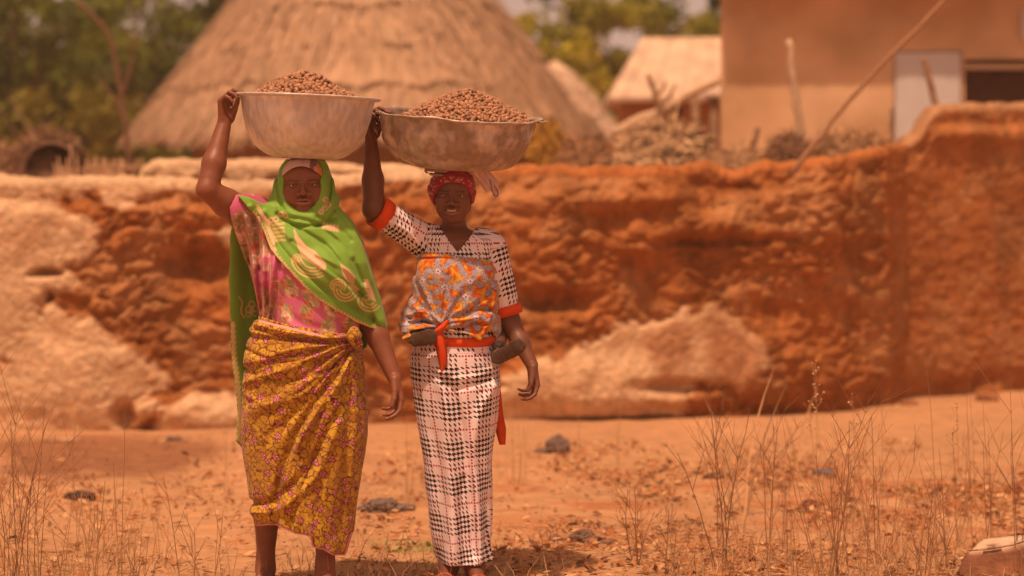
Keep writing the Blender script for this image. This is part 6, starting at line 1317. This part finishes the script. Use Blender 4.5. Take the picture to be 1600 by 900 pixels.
# ------------------------------------------------------------------ dry weeds
M_stem = material('dry_stem', attr=True, rough=.8, spec=.15)
def weed(label, px, py, top, kind, seed, spread=40, n=5, c=(.46, .27, .14), r=.0021, group=None, name='dry_weed'):
    """px, py: foot; top: row of its tip; spread in px"""
    rg = np.random.default_rng(seed); Y = groundY(py); o = P(px, py, Y); o[2] = gh(o[0], Y)-.01; k = Y/FPX; H = (py-top)*k; S = spread*k; b = MB()
    def stem(p, d, L, r_, depth, cc, bend=.12):
        m = 6; pts = [p]; q = np.array(d, float)
        for i in range(m): q = q+rg.normal(0, bend/2, 3)*[1, .6, .3]; q /= np.linalg.norm(q); pts.append(pts[-1]+q*L/m)
        pts = np.array(pts); b.tube(pts, np.linspace(r_, r_*.45, m+1), 4, cc, caps=False)
        if depth > 0:
            for i in range(rg.integers(2, 5)):
                f = rg.integers(2, m); a = rg.choice([-1, 1])*rg.uniform(.35, .8); qd = (pts[min(f+1, m)]-pts[f]); qd /= np.linalg.norm(qd); nd = qd+np.array([a, rg.normal(0, .4), .1]); nd /= np.linalg.norm(nd); stem(pts[f], nd, L*rg.uniform(.25, .5), r_*.6, depth-1, cc, bend)
        return pts[-1], q
    for i in range(n):
        cc = np.array(c)*rg.uniform(.6, 1.25); f = (i+.5)/n*2-1 if n > 1 else 0; tipx = f*S+rg.normal(0, S*.15); h = H*(1 if i == n//2 else rg.uniform(.55, .98)); p = o+[rg.normal(0, .012)*n**.5, rg.normal(0, .02), 0]; d = np.array([tipx, rg.normal(0, .15*S+.01), h]); L = np.linalg.norm(d); d /= L
        if kind == 'fork': stem(p, d, L, r*1.15, 2, cc, .14)
        elif kind == 'grass': stem(p, d, L, r*.8, 0, cc, .05)
        elif kind == 'twig': stem(p, d, L, r, 1, cc, .08)
        elif kind == 'blade':
            m = 7; t = np.linspace(0, 1, m)[:, None]; pts = p+d*L*t+np.array([.18*np.sign(tipx or 1)*L, 0, 0])*t**2.2; w_ = np.array([1, .2, 0])*(.0055*(1-t**2)+.001); V = np.stack([pts-w_, pts+[0, .003, 0], pts+w_], 1).reshape(-1, 3); i_ = np.arange(m-1)[:, None]*3; j = np.arange(2)[None]; b.add(V, np.stack([i_+j, i_+j+1, i_+j+4, i_+j+3], -1).reshape(-1, 4), c=cc*1.35)
        elif kind == 'flower':
            e, q = stem(p, d, L*.86, r*.8, 0, cc, .05)
            for g in range(9):
                dd = q+rg.normal(0, .5, 3)*[1, 1, .5]; dd /= np.linalg.norm(dd); e0 = e-q*L*rg.uniform(0, .22); e2 = e0+dd*rg.uniform(.02, .06); b.tube([e0, e2], [r*.4, r*.3], 4, cc, caps=False); V, F = ico(0); b.add(e2+V*rg.uniform(.003, .0065), None, F, np.array([.62, .40, .22]))
    return tag(b.build(name, M_stem, None, tuple(o)), label, 'weed', group)
DK = (.26, .13, .08)
W_ = [
 ('dense tall clump of dry grass at the left edge', 8, 925, 560, 'twig', 40, 14, (.42, .25, .13)), ('dark forking stem beside the left edge clump', 40, 930, 640, 'fork', 22, 2, DK), ('thin pale stem with a drooping tip near the left edge', 62, 915, 620, 'twig', 14, 3, (.5, .3, .16)),
 ('wide forking shrub reaching right in the bottom left corner', 150, 925, 745, 'fork', 95, 6, (.50, .30, .16)), ('three straight grass stalks left of the dark scrap', 95, 905, 765, 'grass', 24, 3, (.36, .21, .12)), ('tallest straight stalk left of the green scarf', 186, 905, 625, 'grass', 8, 2, (.52, .32, .17)),
 ('pair of straight stalks behind the dark scrap', 122, 870, 700, 'grass', 14, 3, (.52, .32, .17)), ('stubby dry tuft below the dark scrap', 215, 915, 830, 'grass', 34, 9, (.34, .2, .11)), ('faint thin weed just left of the yellow wrapper', 305, 920, 735, 'twig', 34, 5, (.5, .3, .17)), ('short sparse weed near the trailing foot', 348, 925, 800, 'grass', 14, 4, (.5, .3, .17)),
 ('many branched low weed right of the knobbly clod', 1002, 885, 755, 'fork', 36, 6, (.42, .23, .12)), ('second low branching weed beside the tall forked one', 1046, 900, 790, 'fork', 30, 4, (.46, .26, .14)), ('tall forked weed with dark main stem right of centre', 1139, 885, 592, 'fork', 32, 4, DK), ('slender weed leaning left of the tall forked one', 1122, 855, 628, 'twig', 42, 3, (.44, .25, .13)),
 ('brown weed bending right of the tall forked one', 1203, 880, 655, 'fork', 34, 3, (.38, .2, .11)), ('pale broad blades fanning out above the tall forked weed', 1150, 800, 566, 'blade', 30, 4, (.50, .32, .18)), ('two pale blades side by side before the lumpy wall', 1240, 750, 602, 'blade', 10, 2, (.50, .32, .18)),
 ('tall weed with clusters of dry florets before the orange wall', 1286, 850, 520, 'flower', 10, 3, (.50, .30, .16)), ('single floret weed right of the tallest one', 1329, 860, 584, 'flower', 4, 1, (.46, .27, .14)), ('dense tangled clump of brown weeds right of centre', 1300, 905, 640, 'fork', 52, 12, (.42, .22, .12)), ('upright thicket of thin stems behind the tangled clump', 1372, 880, 640, 'twig', 46, 11, (.46, .26, .14)),
 ('lone long stem rising towards the corner wall', 1455, 850, 540, 'grass', 5, 1, (.46, .26, .14)), ('weed with a double floret head before the corner wall', 1496, 850, 590, 'flower', 4, 2, (.50, .30, .17)), ('straight stem right of the double floret head', 1524, 840, 592, 'grass', 6, 2, (.44, .25, .14)), ('bent weed arching over the pale stone', 1548, 870, 612, 'twig', 26, 4, (.42, .24, .13)),
 ('leaning bundle of stems above the broken block', 1470, 890, 700, 'twig', 42, 9, (.44, .25, .13)), ('tall stem at the right edge of the picture', 1592, 900, 590, 'twig', 14, 5, (.40, .22, .12)), ('short brown stalk between blades and tangled clump', 1230, 865, 720, 'grass', 16, 3, (.40, .22, .12)), ('reddish weed left of the broken block', 1440, 905, 760, 'fork', 30, 5, (.38, .18, .10)),
 ('small dry tuft below the many branched weed', 1075, 915, 845, 'grass', 36, 12, (.46, .28, .15)), ('spiky tuft left of the broken block', 1405, 925, 830, 'grass', 44, 14, (.48, .29, .16)), ('low spiky tuft under the tall forked weed', 1180, 925, 838, 'grass', 44, 14, (.44, .26, .14)), ('low tuft at the bottom left corner', 60, 945, 840, 'grass', 50, 14, (.40, .24, .13)),
 ('soft pale tuft beside the hanging orange belt end', 806, 760, 600, 'grass', 22, 9, (.66, .40, .20)), ('faint pale grass between the two women', 640, 790, 645, 'grass', 22, 8, (.66, .40, .20)), ('blurred pale stalk near the pointed clod', 900, 720, 610, 'grass', 10, 2, (.60, .38, .20)), ('blurred pair of stalks before the plaster patch', 968, 730, 600, 'grass', 16, 3, (.56, .34, .18)),
 ('faint stalk left of the yellow wrapper hem', 352, 770, 640, 'grass', 10, 2, (.62, .38, .2))]
for i, (lab, px, py, top, kind, spd, n, c) in enumerate(W_): weed(lab, px, py, top, kind, 1000+i, spd, n, c)
_rg = np.random.default_rng(17)
for i in range(24):
    px = _rg.uniform(1040, 1600) if i < 18 else _rg.uniform(0, 330); py = _rg.uniform(800, 930)
    weed('single thin dry stalk among the taller weeds on the %s' % ('right' if i < 18 else 'left'), px, py, py-_rg.uniform(70, 210), 'twig' if i % 3 else 'grass', 2000+i, 14, int(_rg.integers(1, 4)), (.46, .26, .14), .0017, 'single dry stalks on the %s' % ('right' if i < 18 else 'left'))
# ------------------------------------------------------------------ harmattan dust in the air
def haze(dens, colr):
    b = MB(); b.box((-95, -3, -1.1), (95, 84, 12)); m = bpy.data.materials.new('dusty_air'); m.use_nodes = True; N, L = m.node_tree.nodes, m.node_tree.links; N.remove(N['Principled BSDF'])
    v = N.new('ShaderNodeVolumePrincipled'); v.inputs['Color'].default_value = (*colr, 1); v.inputs['Density'].default_value = dens; v.inputs['Anisotropy'].default_value = .2; L.new(v.outputs[0], N['Material Output'].inputs['Volume'])
    tag(b.build('haze', m, None, None, False), 'pale warm dust haze filling the air', 'haze', None, 'stuff')
haze(.0022, (.95, .80, .62))
